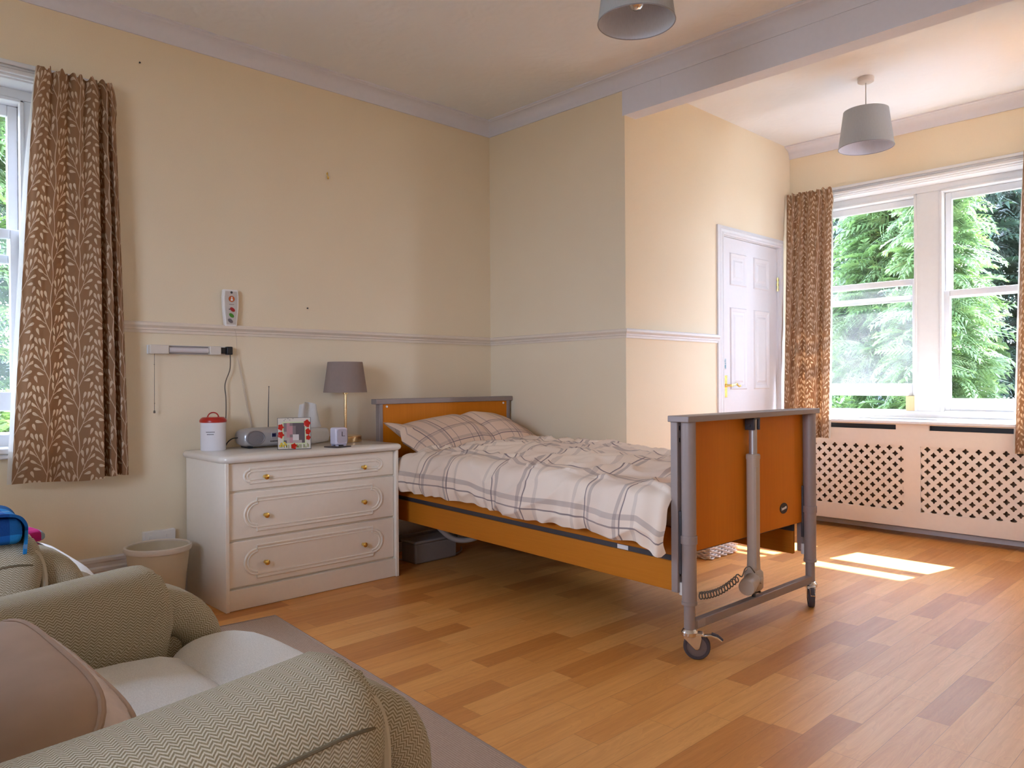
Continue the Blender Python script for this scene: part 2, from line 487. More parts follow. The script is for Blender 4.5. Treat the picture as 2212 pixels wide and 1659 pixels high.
M['seat_lit'] = plain('lit_chair_fabric', (0.76, 0.745, 0.71, 1), 0.9, 0.1, vary=0.25, nscale=420, bump=0.3)  # same fabric as the arms; light on the seat is put into the colour
M['cushion'] = plain('dusky_pink_brown_cotton', (0.44, 0.30, 0.215, 1), 0.85, 0.15, vary=0.12, nscale=14, bump=0.1)
M['satin'] = plain('pink_satin_trim', (0.72, 0.58, 0.52, 1), 0.3, 0.5, vary=0.25, nscale=30)
M['rug'] = m_rug()
M['paper'] = m_shade('white_tissue_paper', (0.86, 0.84, 0.82, 1), 0.35)
M['clock'] = plain('lilac_white_plastic', (0.66, 0.63, 0.75, 1), 0.35, 0.5, vary=0.02)
M['mat_dark'] = plain('dark_brown_coaster', (0.07, 0.05, 0.045, 1), 0.5, 0.4)
M['shadegrey'] = m_shade('taupe_grey_lamp_linen', (0.32, 0.245, 0.215, 1), 0.10)
M['shadeblue'] = m_shade('grey_pendant_linen', (0.56, 0.58, 0.60, 1), 0.2)
M['shadein'] = m_shade('white_shade_lining', (0.80, 0.81, 0.90, 1), 0.18)
M['cord'] = plain('grey_white_cord', (0.60, 0.49, 0.39, 1), 0.6, 0.3)
M['coil'] = plain('dark_taupe_coil_cord', (0.13, 0.10, 0.075, 1), 0.5, 0.4)
M['tubeclear'] = plain('pale_plastic_hose', (0.42, 0.38, 0.36, 1), 0.4, 0.5)
M['blockwood'] = m_wood('raw_pine_block', (0.62, 0.47, 0.24, 1), (0.74, 0.60, 0.36, 1), 2, 30)
M['wicker'] = plain('white_painted_wicker', (0.80, 0.76, 0.76, 1), 0.6, 0.3, vary=0.08)
M['bark'] = plain('brown_bark', (0.10, 0.065, 0.04, 1), 0.9, 0.1, vary=0.4, nscale=20)
M['ground'] = plain('garden_soil_and_grass', (0.13, 0.12, 0.09, 1), 0.9, 0.1, vary=0.5, nscale=6)
M['brick'] = plain('outside_render', (0.42, 0.36, 0.30, 1), 0.9, 0.1)
M['glass'] = m_glass(0.0); M['glassfilm'] = m_glass(0.035)  # second glass has a patchy bluish translucent film
M['duvet'] = m_plaid('plaid_duvet_cotton', (0.56, 0.195, [(0.14, 0.0032, 0.85), (0.100, 0.011, 0.42)]),
                     (0.555, 0.635, [(0.107, 0.0032, 0.85), (0.082, 0.009, 0.42), (0.165, 0.009, 0.22)]), (0.84, 0.69, 0.55, 1), (0.89, 0.76, 0.63, 1))
M['pillow'] = m_plaid('plaid_pillow_cotton', (0.36, 0.10, [(0.06, 0.0028, 0.85), (0.045, 0.008, 0.30)]),
                      (0.30, 0.13, [(0.055, 0.0032, 0.85), (0.035, 0.008, 0.35), (0.10, 0.003, 0.5)]), (0.70, 0.50, 0.36, 1), (0.75, 0.55, 0.41, 1))
M['mattress'] = plain('white_mattress_ticking', (0.60, 0.54, 0.50, 1), 0.8, 0.2)
# ------------------------------------------------------------------ the room
XC, YD = 1.147, 2.005            # bay side wall plane, bay window wall plane
XR, YF, XB = 5.4, -5.4, 3.2      # right wall, wall behind the camera, bay right wall
ZC = 2.766
WA = (-4.30, -2.55)              # left-wall window opening along y
WD = (1.28, 2.83)                # bay window opening along x
ZS, ZT = 0.735, 2.345            # window openings
WF = (2.35, 3.9)                  # unseen opening added behind the camera for more daylight

mb = MB(); mb.box(-0.35, XR + 0.3, YF - 0.3, YD + 0.35, -0.12, 0.0)
struct('floor', mb, M['floor'], 'wood strip vinyl floor running through room and bay', 'floor', smooth=0)

mb = MB(); t = -0.35
mb.box(t, 0, YF - 0.3, WA[0], 0, 2.9); mb.box(t, 0, WA[1], 0.0, 0, 2.9)
mb.box(t, 0, WA[0], WA[1], 0, ZS); mb.box(t, 0, WA[0], WA[1], ZT, 2.9)
struct('wall_left', mb, M['wall'], 'long cream wall behind the chest of drawers', 'wall', smooth=0)
mb = MB(); mb.box(t, XC, 0, 0.25, 0, 2.9)
struct('wall_back', mb, M['wall'], 'short cream wall beside the bed', 'wall', smooth=0)
DY0, DY1, DZ = 1.028, 1.812, 1.995
mb = MB(); c0, c1 = 0.9, XC
mb.box(c0, c1, 0.25, DY0, 0, 2.9); mb.box(c0, c1, DY1, YD, 0, 2.9); mb.box(c0, c1, DY0, DY1, DZ, 2.9)
struct('wall_bay_left', mb, M['wall'], 'cream side wall of the bay holding the white door', 'wall', smooth=0)
mb = MB(); d1 = YD + 0.33
mb.box(0.9, WD[0], YD, d1, 0, 2.9); mb.box(WD[1], XB + 0.25, YD, d1, 0, 2.9)
mb.box(WD[0], WD[1], YD, d1, 0, ZS); mb.box(WD[0], WD[1], YD, d1, ZT, 2.9)
struct('wall_bay_back', mb, M['wall'], 'cream bay wall around the sash windows', 'wall', smooth=0)
WB = (1.025, 1.375)              # unseen side window added to brighten the bay
mb = MB(); mb.box(XB, XB + 0.25, 0.0, WB[0], 0, 2.9); mb.box(XB, XB + 0.25, WB[1], YD, 0, 2.9); mb.box(XB, XB + 0.25, WB[0], WB[1], 0, 0.80); mb.box(XB, XB + 0.25, WB[0], WB[1], 2.35, 2.9); mb.box(XB + 0.25, XR, 0.0, 0.25, 0, 2.9)
struct('wall_bay_right', mb, M['wall'], 'cream wall on the far side of the bay', 'wall', smooth=0)
mb = MB(); mb.box(XR, XR + 0.3, YF, 0.0, 0, 2.9)
struct('wall_right', mb, M['wall'], 'cream wall opposite the chest of drawers', 'wall', smooth=0)
mb = MB(); f0 = YF - 0.3
mb.box(0, WF[0], f0, YF, 0, 2.9); mb.box(WF[1], XR + 0.3, f0, YF, 0, 2.9)
mb.box(WF[0], WF[1], f0, YF, 0, 0.85); mb.box(WF[0], WF[1], f0, YF, 2.35, 2.9)
struct('wall_front', mb, M['wall'], 'cream wall with an added window facing the bed', 'wall', smooth=0)
mb = MB(); mb.box(-0.35, XR + 0.3, YF - 0.3, 0.10, ZC, ZC + 0.14)
struct('ceiling', mb, M['ceil'], 'swirled plaster ceiling of the main room', 'ceiling', smooth=0)
mb = MB(); mb.box(0.9, XB + 0.25, 0.10, YD + 0.33, ZC, ZC + 0.14)
struct('ceiling_bay', mb, M['ceil'], 'bright plaster ceiling of the bay', 'ceiling', smooth=0)
# downstand beam across the bay opening
mb = MB(); mb.box(XC - 0.015, XB + 0.3, -0.003, 0.10, 2.540, ZC)
mb.box(1.3935, 1.3955, -0.0042, -0.003, 2.541, 2.683)
struct('trim_1', mb, M['coving'], 'painted beam across the bay opening', 'beam', smooth=0)

cove = [(0, -0.084), (0.008, -0.084), (0.011, -0.074)]
for i in range(7):
    a = radians(90 * i / 6); cove.append((0.070 - 0.058 * cos(a), -0.014 - 0.056 * (1 - sin(a))))
cove += [(0.074, -0.010), (0.084, -0.008), (0.084, 0.0), (0, 0)]
cove = [(o, u + ZC) for o, u in cove]
mb = MB(); mb.sweep(cove, (0, YF, 0), (0, 0, 0), mitre=(0, -1))
struct('trim_2', mb, M['coving'], 'coving along the top of the long cream wall', 'coving')
mb = MB(); mb.sweep(cove, (0, 0, 0), (XR, 0, 0), mitre=(-1, 0))
struct('trim_3', mb, M['coving'], 'coving above the bed running along the beam', 'coving')
mb = MB(); mb.sweep(cove, (XC, YD, 0), (XB, YD, 0))
struct('trim_4', mb, M['coving'], 'coving above the bay window', 'coving')

dado = [(0, 1.275), (0.008, 1.275), (0.010, 1.288), (0.016, 1.290), (0.017, 1.298), (0.022, 1.303), (0.030, 1.310), (0.031, 1.322), (0.026, 1.327), (0, 1.327)]
mb = MB(); mb.sweep(dado, (0, WA[1] + 0.16, 0), (0, 0, 0), mitre=(0, -1))
struct('trim_5', mb, M['dado'], 'dado rail along the wall above the chest of drawers', 'dado rail')
mb = MB(); mb.sweep(dado, (0, 0, 0), (XC, 0, 0), mitre=(-1, 1))
struct('trim_6', mb, M['dado'], 'dado rail along the short wall beside the bed', 'dado rail')
mb = MB(); mb.sweep(dado, (XC, 0, 0), (XC, 0.985, 0), mitre=(1, -0.8))
struct('trim_7', mb, M['white'], 'white dado rail ending at the door frame', 'dado rail')
base = [(0, 0.001), (0.018, 0.001), (0.018, 0.175), (0.022, 0.178), (0.022, 0.19), (0.013, 0.198), (0.013, 0.214), (0.018, 0.220), (0.018, 0.232), (0.010, 0.240), (0, 0.240)]
mb = MB(); mb.sweep(base, (0, YF, 0), (0, 0, 0), mitre=(0, -1))
struct('baseboard_left', mb, M['trim'], 'tall skirting board behind the cream waste bin', 'skirting board')
mb = MB(); mb.sweep(base, (0, 0, 0), (XC, 0, 0), mitre=(-1, 1))
struct('baseboard_back', mb, M['trim'], 'skirting board behind the bed', 'skirting board')
mb = MB(); mb.sweep(base, (XC, 0, 0), (XC, 0.95, 0), mitre=(1, 0))
struct('baseboard_bay_left', mb, M['trim'], 'skirting board between bed corner and white door', 'skirting board')
mb = MB(); mb.sweep([(0, 0.001), (0.022, 0.001), (0.022, 0.03), (0.016, 0.034), (0.016, 0.058), (0, 0.06)], (XC, YD, 0), (XB, YD, 0))
mb.tube([(XC + 0.05, YD - 0.035, 0.052), (XB - 0.1, YD - 0.035, 0.052)], 0.008, 8)
struct('baseboard_bay_back', mb, M['trim'], 'worn skirting and pipe beneath the radiator cover', 'skirting board')

# ------------------------------------------------------------------ door
dr = thing('door_1', 'white six-panel door in the bay side wall', 'door', (XC, DY0, 0)); dr['kind'] = 'structure'
D0 = (XC, DY0, 0)
mb = MB(); mb.box(XC - 0.052, XC - 0.012, DY0 + 0.004, DY1 - 0.004, 0.006, DZ - 0.004)
leaf = mb.build('leaf', M['door'], dr, off=D0, bevel=0.002)
for (ya, yb) in ((1.150, 1.372), (1.468, 1.690)):
    for (za, zb) in ((1.672, 1.895), (0.965, 1.525), (0.20, 0.80)):
        mb = MB(); w, h = yb - ya, zb - za
        q = [(XC - 0.013, 0.0), (XC - 0.004, 0.008), (XC - 0.009, 0.026), (XC - 0.0128, 0.034)]
        rings = [[(x, ya + i, za + i), (x, yb - i, za + i), (x, yb - i, zb - i), (x, ya + i, zb - i)] for x, i in q]
        q2 = [(XC - 0.0128, 0.046), (XC - 0.006, 0.062)]
        rings += [[(x, ya + i, za + i), (x, yb - i, za + i), (x, yb - i, zb - i), (x, ya + i, zb - i)] for x, i in q2]
        vs = [p for r in rings for p in r]; fs = []
        for i in range(len(rings) - 1):
            for k in range(4): fs.append((i * 4 + k, i * 4 + (k + 1) % 4, (i + 1) * 4 + (k + 1) % 4, (i + 1) * 4 + k))
        fs.append(tuple((len(rings) - 1) * 4 + k for k in range(4)))
        mb.add(vs, fs); mb.build('panel', M['door'], leaf, off=D0, smooth=0)
mb = MB()
arch = [(0.0, 0.0), (0.020, 0.0), (0.024, 0.010), (0.018, 0.020), (0.022, 0.034), (0.014, 0.050), (0.012, 0.060), (0.0, 0.060)]
def arch_bar(a, b, side, m):
    mb.sweep([(u, o) for o, u in arch], a, b, up=(1, 0, 0), out=side, mitre=m)
arch_bar((XC, DY0, 0), (XC, DY0, DZ), (0, -1, 0), (0, 1)); arch_bar((XC, DY1, 0), (XC, DY1, DZ), (0, 1, 0), (0, 1))
arch_bar((XC, DY0, DZ), (XC, DY1, DZ), (0, 0, 1), (1, 1))
mb.box(XC - 0.10, XC, DY0 - 0.001, DY0 + 0.003, 0, DZ); mb.box(XC - 0.10, XC, DY1 - 0.003, DY1 + 0.001, 0, DZ)
mb.box(XC - 0.10, XC, DY0, DY1, DZ - 0.003, DZ + 0.001)
mb.build('frame', M['white'], dr, off=D0)
mb = MB(); hy = DY0 + 0.058; hx = XC - 0.012
mb.box(hx, hx + 0.005, hy - 0.020, hy + 0.020, 0.915, 1.062)
mb.lathe([(0.011, 0), (0.011, 0.012), (0.008, 0.018), (0.008, 0.048), (0.010, 0.052), (0.0, 0.054)], T(hx + 0.004, hy, 0.995) @ R(90, 'Y'), 16)
mb.tube(cr([(hx + 0.048, hy, 0.995), (hx + 0.050, hy + 0.035, 1.000), (hx + 0.049, hy + 0.065, 1.004), (hx + 0.048, hy + 0.085, 0.993), (hx + 0.047, hy + 0.105, 0.988), (hx + 0.047, hy + 0.122, 0.995)], 24), [0.0075] * 12 + [0.006] * 12, 10)
o = mb.build('handle', M['brass'], dr, off=D0, bevel=0.0012); o['label'] = 'brass lever handle'
mb = MB(); mb.box(hx, hx + 0.006, DY0 + 0.030, DY0 + 0.066, 1.105, 1.175)
o = mb.build('lock_plate', plain('grey_plate', (0.42, 0.47, 0.50, 1), 0.4), dr, off=D0, bevel=0.002)
mb = MB()
for i, (yy, zz, w, h) in enumerate(((0.038, 1.112, 0.02, 0.02), (0.042, 1.140, 0.018, 0.004), (0.040, 1.150, 0.010, 0.015))):
    mb.box(hx + 0.006, hx + 0.0072, DY0 + yy, DY0 + yy + w, zz, zz + h)
mb.build('lock_mark', plain('teal_print', (0.10, 0.28, 0.36, 1), 0.5), o, off=D0)
for zz in (1.68, 0.25):
    mb = MB()
    mb.tube([(hx + 0.010, DY1 - 0.003, zz), (hx + 0.010, DY1 - 0.003, zz + 0.10)], 0.006, 8)
    for k in range(3): mb.tube([(hx + 0.010, DY1 - 0.003, zz + 0.005 + k * 0.035), (hx + 0.010, DY1 - 0.003, zz + 0.02 + k * 0.035)], 0.0085, 8)
    mb.build('hinge', M['brass'], dr, off=D0)

# ------------------------------------------------------------------ sash windows
def window(name, label, Mw, op, lights, loc):
    root = thing(name, label, 'window', loc); root['kind'] = 'structure'
    off = loc
    def bx(mb, a, b, d0, d1, z0, z1): mb.box(a, b, d0, d1, z0, z1, Mw)
    mb = MB(); F0, F1 = 0.115, 0.155
    xs = sorted([op[0]] + [v for l in lights for v in (l[0], l[1])] + [op[1]])
    zt = 2.290
    bx(mb, op[0], op[1], F0, F1, zt, ZT + 0.01)
    for a, b in zip(xs[0::2], xs[1::2]): bx(mb, a, b, F0, F1, 0.812, zt)
    bx(mb, op[0], op[1], F0 - 0.003, 0.335, ZS - 0.01, 0.812)                    # frame sill
    for a, b in zip(xs[0::2], xs[1::2]): bx(mb, a + 0.001, b - 0.001, F1, 0.25, 0.812, zt - 0.005)
    bx(mb, op[0] + 0.001, op[1] - 0.001, F1, 0.25, zt - 0.005, ZT)
    fr = mb.build('frame', M['white'], root, off=off, bevel=0.003)
    for (a, b, up) in lights:                                             # casing beads round each light
        mb = MB()
        for (p, q, s) in (((a, 0.812), (a, zt), 1), ((b, 0.812), (b, zt), -1)):
            bx(mb, a - 0.006 if s > 0 else b - 0.010, a + 0.010 if s > 0 else b + 0.006, F0 - 0.010, F0 + 0.03, 0.812, zt)
        bx(mb, a - 0.006, b + 0.006, F0 - 0.010, F0 + 0.03, zt - 0.012, zt + 0.004)
        mb.build('casing_bead', M['white'], root, off=off, bevel=0.003)
    for (a, b, up) in lights:
        for outer in (False, True):
            d0, d1 = (0.205, 0.240) if outer else (0.160, 0.197)
            dz = 0.0 if outer else up
            if outer: zb, ztop, rb, rt = 1.573, 2.285, 0.040, 0.048
            else: zb, ztop, rb, rt = 0.814 + dz, 1.622 + dz, 0.085, 0.042
            st = 0.040
            mb = MB()
            bx(mb, a, a + st, d0, d1, zb, ztop); bx(mb, b - st, b, d0, d1, zb, ztop)
            bx(mb, a + st, b - st, d0, d1, zb, zb + rb); bx(mb, a + st, b - st, d0, d1, ztop - rt, ztop)
            s = mb.build('sash', M['white'], root, off=off, bevel=0.004)
            mb = MB(); dg = (d0 + d1) / 2
            bx(mb, a + st - 0.004, b - st + 0.004, dg - 0.002, dg + 0.002, zb + rb - 0.004, ztop - rt + 0.004)
            mb.build('pane', M['glassfilm'] if (up and not outer) else M['glass'], s, off=off, smooth=0)
    mb = MB()                                                            # moulded head with curtain rail groove
    hx0, hx1 = op[0] - 0.10, op[1] + 0.10
    bx(mb, hx0, hx1, -0.022, 0.0, ZT - 0.005, 2.405); bx(mb, hx0, hx1, -0.034, -0.022, 2.385, 2.405)
    bx(mb, hx0, hx1, -0.040, -0.022, 2.350, 2.368); bx(mb, hx0, hx1, -0.030, -0.022, 2.372, 2.380)
    bx(mb, hx0, hx1, -0.005, 0.115, ZT - 0.012, ZT - 0.002)
    mb.build('head_moulding', M['white'], root, off=off, bevel=0.003)
    for x in (op[0], op[1]):
        mb = MB(); bx(mb, x - (0.0 if x == op[0] else 0.012), x + (0.012 if x == op[0] else 0.0), 0.0, 0.115, ZS, ZT)
        mb.build('reveal_lining', M['white'], root, off=off)
    return root

MA = Matrix(((0, -1, 0, 0), (1, 0, 0, 0), (0, 0, 1, 0), (0, 0, 0, 1)))
MD = T(0, YD, 0)
window('window_1', 'white sash window in the long wall beside the patterned curtain', MA, WA, [(-4.180, -3.510, 0.0), (-3.365, -2.690, 0.10)], (0, -3.4, ZS))
window('window_2', 'pair of white sash windows in the bay', MD, WD, [(1.318, 1.985, 0.10), (2.140, 2.798, 0.0)], (2.05, YD, ZS))
# unseen window added behind the camera to brighten the room
wf = thing('added_window_rear', 'unseen window added behind the camera to light the room', 'window', (3.1, YF, 0.85)); wf['kind'] = 'structure'
mb = MB(); o3 = (3.1, YF, 0.85)
for x in (WF[0], 3.07, WF[1] - 0.06): mb.box(x, x + 0.06, YF - 0.2, YF - 0.12, 0.85, 2.35)
mb.box(WF[0], WF[1], YF - 0.2, YF - 0.12, 0.85, 0.91); mb.box(WF[0], WF[1], YF - 0.2, YF - 0.12, 2.29, 2.35)
fr3 = mb.build('frame', M['white'], wf, off=o3)
mb = MB(); mb.box(WF[0], WF[1], YF - 0.162, YF - 0.158, 0.88, 2.32); mb.build('pane', M['glass'], wf, off=o3, smooth=0)
wb4 = thing('added_window_side', 'unseen side window added to brighten the bay', 'window', (XB, 1.1, 0.80)); wb4['kind'] = 'structure'
mb = MB(); o4 = (XB, 1.1, 0.80)
for y in (WB[0], WB[1] - 0.06): mb.box(XB + 0.12, XB + 0.18, y, y + 0.06, 0.80, 2.35)
for z in (0.80, 1.58, 2.29): mb.box(XB + 0.12, XB + 0.18, WB[0], WB[1], z, z + 0.06)
mb.build('frame', M['white'], wb4, off=o4)
mb = MB(); mb.box(XB + 0.148, XB + 0.152, WB[0], WB[1], 0.82, 2.32); mb.build('pane', M['glass'], wb4, off=o4, smooth=0)
# window boards
mb = MB(); mb.box(XC, XB, 1.795, YD + 0.12, 0.737, 0.757)
mb.box(1.30, 2.83, YD + 0.02, YD + 0.12, 0.757, 0.768)
struct('trim_8', mb, M['white'], 'deep white window board over the radiator cover', 'window sill', bevel=0.005)
mb = MB(); mb.box(-0.12, 0.045, WA[0] - 0.05, WA[1] + 0.05, 0.737, 0.762); mb.box(0.0, 0.03, WA[0] - 0.03, WA[1] + 0.03, 0.715, 0.737)
struct('trim_9', mb, M['white'], 'white sill under the window beside the armchairs', 'window sill', bevel=0.006)
# outside sill, plus unseen eaves added to cut off the high sun
mb = MB(); mb.box(WD[0], WD[1], YD + 0.20, YD + 0.42, 0.70, 0.79)
mb.box(0.6, 3.7, YD + 0.33, YD + 0.70, 2.42, 2.50); mb.box(0.6, 3.7, YD + 0.60, YD + 0.72, 2.40, 2.54)
struct('trim_10', mb, M['white'], 'unseen eaves board added to cut the high sun, with the outer bay sill', 'eaves', smooth=0)
mb = MB(); mb.box(-30, 30, YD + 0.36, 30, -0.65, -0.5); mb.box(-30, -0.36, -30, YD + 0.36, -0.65, -0.5); mb.box(-0.36, 30, -30, YF - 0.31, -0.65, -0.5)
struct('ground', mb, M['ground'], 'garden ground outside the windows', 'ground', smooth=0)

# timber block propping the raised sash
mb = MB(); mb.box(1.915, 1.984, YD + 0.118, YD + 0.19, 0.8125, 0.9135)
tag(mb.build('timber_block', M['blockwood'], bevel=0.002), 'small raw pine block propping open the raised sash window', 'wood block')

# ------------------------------------------------------------------ radiator cover
rc = thing('radiator_cover', 'cream radiator cover with pierced lattice panels under the bay window', 'radiator cover', (XC + 0.9, 1.90, 0))
RO = (XC + 0.9, 1.90, 0)
fx0, fx1 = XC + 0.003, XB - 0.003
holes = [(1.22, 2.004), (2.104, 2.888)]
z0, zl, zh, zt = 0.066, 0.170, 0.594, 0.7365
mb = MB(); yf, yb = 1.820, 1.838
mb.box(fx0, fx1, yf, yb, z0, zl)
xs = [fx0, holes[0][0], holes[0][1], holes[1][0], holes[1][1], fx1]
for a, b in zip(xs[0::2], xs[1::2]): mb.box(a, b, yf, yb, zl, zh)
mb.box(fx0, fx1, yf, yb, zh, 0.698)
slots = [(1.34, 1.956), (2.157, 2.77)]
xs = [fx0, slots[0][0], slots[0][1], slots[1][0], slots[1][1], fx1]
for a, b in zip(xs[0::2], xs[1::2]): mb.box(a, b, yf, yb, 0.698, zt)
mb.box(slots[0][0], slots[0][1], yf, yb, 0.730, zt); mb.box(slots[1][0], slots[1][1], yf, yb, 0.730, zt)
mb.build('front_board', M['cover'], rc, off=RO, smooth=0)
mb = MB()
mb.box(fx0, fx1, yb + 0.02, yb + 0.024, 0.690, zt)  # black sheet stands in for the shade inside the cover
o = mb.build('slot_shade_sheet', M['black'], rc, off=RO); o['label'] = 'black sheet standing in for shade behind the vent slots'
pit = 0.0725
for (a, b) in holes:
    mb = MB(); k = pit / 2
    nx = int((b - a) / k) + 4; nz = int((zh - zl) / k) + 4
    ox, oz = a + 0.004, zl + 0.008
    for i in range(-1, nx):
        for j in range(-1, nz):
            if (i + j) % 2: continue
            cx, cz = ox + i * k, oz + j * k
            if cx < a - k or cx > b + k or cz < zl - k or cz > zh + k: continue
            if cx > fx1 - k or cx < fx0 + k: continue
            ring = []; diam = []
            for q in range(16):
                an = 2 * pi * q / 16
                rr = 0.0152 + 0.0042 * cos(4 * an)
                ring.append((cx + rr * cos(an), yf + 0.006, cz + rr * sin(an)))
                c, s = cos(an), sin(an); dd = k / (abs(c) + abs(s))
                diam.append((cx + dd * c, yf + 0.006, cz + dd * s))
            back = [(p[0], p[1] + 0.006, p[2]) for p in ring]
            vs = ring + diam + back; fs = []
            for q in range(16):
                r = (q + 1) % 16
                fs.append((q, r, 16 + r, 16 + q)); fs.append((q, 32 + q, 32 + r, r))
            mb.add(vs, fs)
    # trim the lattice to its opening (the board hides the overlap)
    mb.build('lattice_panel', M['cover'], rc, off=RO, smooth=0)
for (a, b) in ((fx0, fx0 + 0.016), (fx1 - 0.016, fx1)):
    mb = MB(); mb.box(a, b, yb, YD - 0.045, z0, zt); mb.build('end_board', M['cover'], rc, off=RO)
# the radiators behind the lattice
MRAD = plain('brown_old_radiator', (0.20, 0.12, 0.06, 1), 0.6)
for (a, b, nm) in ((1.24, 1.99, 'beside the bed'), (2.12, 2.87, 'beneath the closed sash window')):
    mb = MB()
    mb.box(a, b, 1.915, 1.955, 0.10, 0.66)
    for i in range(int((b - a) / 0.05)): mb.box(a + i * 0.05 + 0.01, a + i * 0.05 + 0.035, 1.905, 1.915, 0.12, 0.64)
    for q in (a + 0.06, b - 0.06): mb.box(q - 0.01, q + 0.01, 1.95, YD + 0.001, 0.45, 0.50)
    tag(mb.build('radiator', MRAD, smooth=0), 'old brown radiator behind the lattice panel ' + nm, 'radiator')
# ------------------------------------------------------------------ profiling bed (local axes: u along, v across, z)
BX, BY, BTH, BL, BW = 0.143, -1.050, -0.0166, 2.124, 1.047
bed = thing('profiling_bed', 'orange wood and grey metal profiling care bed on castors', 'bed', (BX, BY, 0), BTH)
def zt_(z, u): return z - 0.0215 * (u / BL * 2 - 1)          # the platform falls slightly towards the foot
def tilt_box(mb, u0, u1, v0, v1, z0, z1):
    vs = []
    for dz in (z0, z1):
        for v in (v0, v1):
            for u in (u0, u1): vs.append((u, v, zt_(dz, u)))
    mb.add(vs, [(0, 2, 3, 1), (4, 5, 7, 6), (0, 1, 5, 4), (2, 6, 7, 3), (0, 4, 6, 2), (1, 3, 7, 5)])
# head end
mb = MB(); mb.box(0.028, 0.046, 0.045, BW - 0.045, 0.40, 0.908)
hb = mb.build('headboard', M['bedwood'], bed, bevel=0.002)
for (v, z) in ((0.075, 0.892), (BW - 0.075, 0.892)):
    mb = MB(); mb.lathe([(0.007, 0), (0.006, 0.004), (0, 0.005)], T(0.046, v, z) @ R(90, 'Y'), 10)
    mb.build('screw_cap', M['whiteplastic'], hb)
mb = MB(); mb.box(0.0, 0.056, 0.0, BW, 0.906, 0.936); mb.build('headboard_rail', M['greymetal'], bed, bevel=0.003)
for v in (0.022, BW - 0.046):
    mb = MB(); mb.box(0.012, 0.052, v, v + 0.024, 0.26, 0.907); mb.build('head_post', M['greymetal'], bed, bevel=0.003)
for v in (0.045, BW - 0.045):
    mb = MB(); mb.tube([(0.03, v, 0.10), (0.03, v, 0.40)], 0.022, 14); mb.build('leg', M['greymetal'], bed)
mb = MB(); mb.box(0.018, 0.042, 0.045, BW - 0.045, 0.105, 0.140); mb.build('cross_bar', M['greymetal'], bed)
# foot end
uf = BL - 0.030
mb = MB(); mb.box(BL - 0.078, BL - 0.060, 0.048, BW - 0.048, 0.378, 0.878)
fb = mb.build('footboard', M['bedwood'], bed, bevel=0.002)
mb = MB(); mb.box(BL - 0.0602, BL - 0.0592, 0.076, 0.120, 0.822, 0.852)
st = mb.build('sticker', plain('pale_paper_sticker', (0.62, 0.50, 0.38, 1), 0.5), fb)
mb = MB(); mb.box(BL - 0.0592, BL - 0.0588, 0.099, 0.113, 0.836, 0.839); mb.box(BL - 0.0592, BL - 0.0588, 0.099, 0.110, 0.831, 0.833)
mb.build('sticker_print', M['darkmetal'], st)
bv, bz = 0.815, 0.462
mb = MB(); mb.prism([(0.034 * cos(2 * pi * k / 28), 0.024 * sin(2 * pi * k / 28)) for k in range(28)], 0.003, T(BL - 0.060, bv, bz) @ R(90, 'Z') @ R(90, 'X'))
bd = mb.build('badge', M['black'], fb, bevel=0.001)
mb = MB(); Mb = T(BL - 0.0568, bv, bz) @ R(90, 'Z') @ R(90, 'X') @ R(8, 'Z')
for k, (w, h) in enumerate(((0.004, 0.013), (0.006, 0.009), (0.006, 0.009), (0.005, 0.009), (0.006, 0.009), (0.005, 0.011), (0.006, 0.010))):
    x = -0.022 + k * 0.0064
    mb.prism([(x, -0.005), (x + w * 0.85, -0.005), (x + w * 0.85, -0.005 + h), (x, -0.005 + h)], 0.0006, Mb)
mb.build('badge_lettering', M['whiteplastic'], bd)
mb = MB(); mb.box(BL - 0.092, BL, 0.0, BW, 0.876, 0.899); mb.build('footboard_rail', M['greymetal'], bed, bevel=0.003)
for v, sg in ((0.018, 1), (BW - 0.018, -1)):
    mb = MB(); a, b = sorted((v, v + sg * 0.030)); mb.box(BL - 0.092, BL - 0.062, a, b, 0.240, 0.877)
    post = mb.build('foot_post', M['greymetal'], bed, bevel=0.003)
    for z in (0.845, 0.80, 0.30):
        if sg < 0: continue
        mb = MB(); mb.box(BL - 0.0622, BL - 0.0612, v + 0.012, v + 0.018, z, z + 0.016)
        mb.build('post_slot', M['black'], post)
    lv = v + sg * 0.026
    mb = MB(); mb.tube([(uf, lv, 0.205), (uf, lv, 0.878)], 0.027, 20)
    leg = mb.build('leg', M['greymetal'], bed)
    mb = MB(); mb.tube([(uf, lv, 0.098), (uf, lv, 0.24)], 0.0205, 18); mb.build('inner_tube', M['greymetal'], leg)
    for (za, zb, rc_) in ((0.200, 0.212, 0.029), (0.425, 0.455, 0.0305)):
        mb = MB(); mb.tube([(uf, lv, za), (uf, lv, zb)], rc_, 20); mb.build('collar', M['greymetal'], leg, bevel=0.001)
    mb = MB(); a, b = sorted((lv - sg * 0.012, lv + sg * 0.012))
    mb.box(BL - 0.064, BL - 0.052, a - 0.008, b + 0.008, 0.31, 0.545); mb.box(BL - 0.056, uf - 0.015, a, b, 0.33, 0.36)
    mb.box(BL - 0.056, uf - 0.015, a, b, 0.44, 0.47); mb.box(BL - 0.056, uf - 0.015, a, b, 0.53, 0.56)
    mb.build('bracket', M['darkmetal'], leg, bevel=0.002)
    mb = MB(); mb.tube([(BL - 0.064, lv, 0.262), (uf - 0.02, lv, 0.250)], 0.014, 12); mb.tube([(BL - 0.056, lv, 0.232), (BL - 0.056, lv, 0.278)], 0.016, 12)
    mb.build('foot_pad', M['whiteplastic'], leg)
mb = MB(); mb.box(uf - 0.015, uf + 0.015, 0.055, BW - 0.055, 0.104, 0.138)
cb = mb.build('cross_bar', M['greymetal'], bed, bevel=0.003)
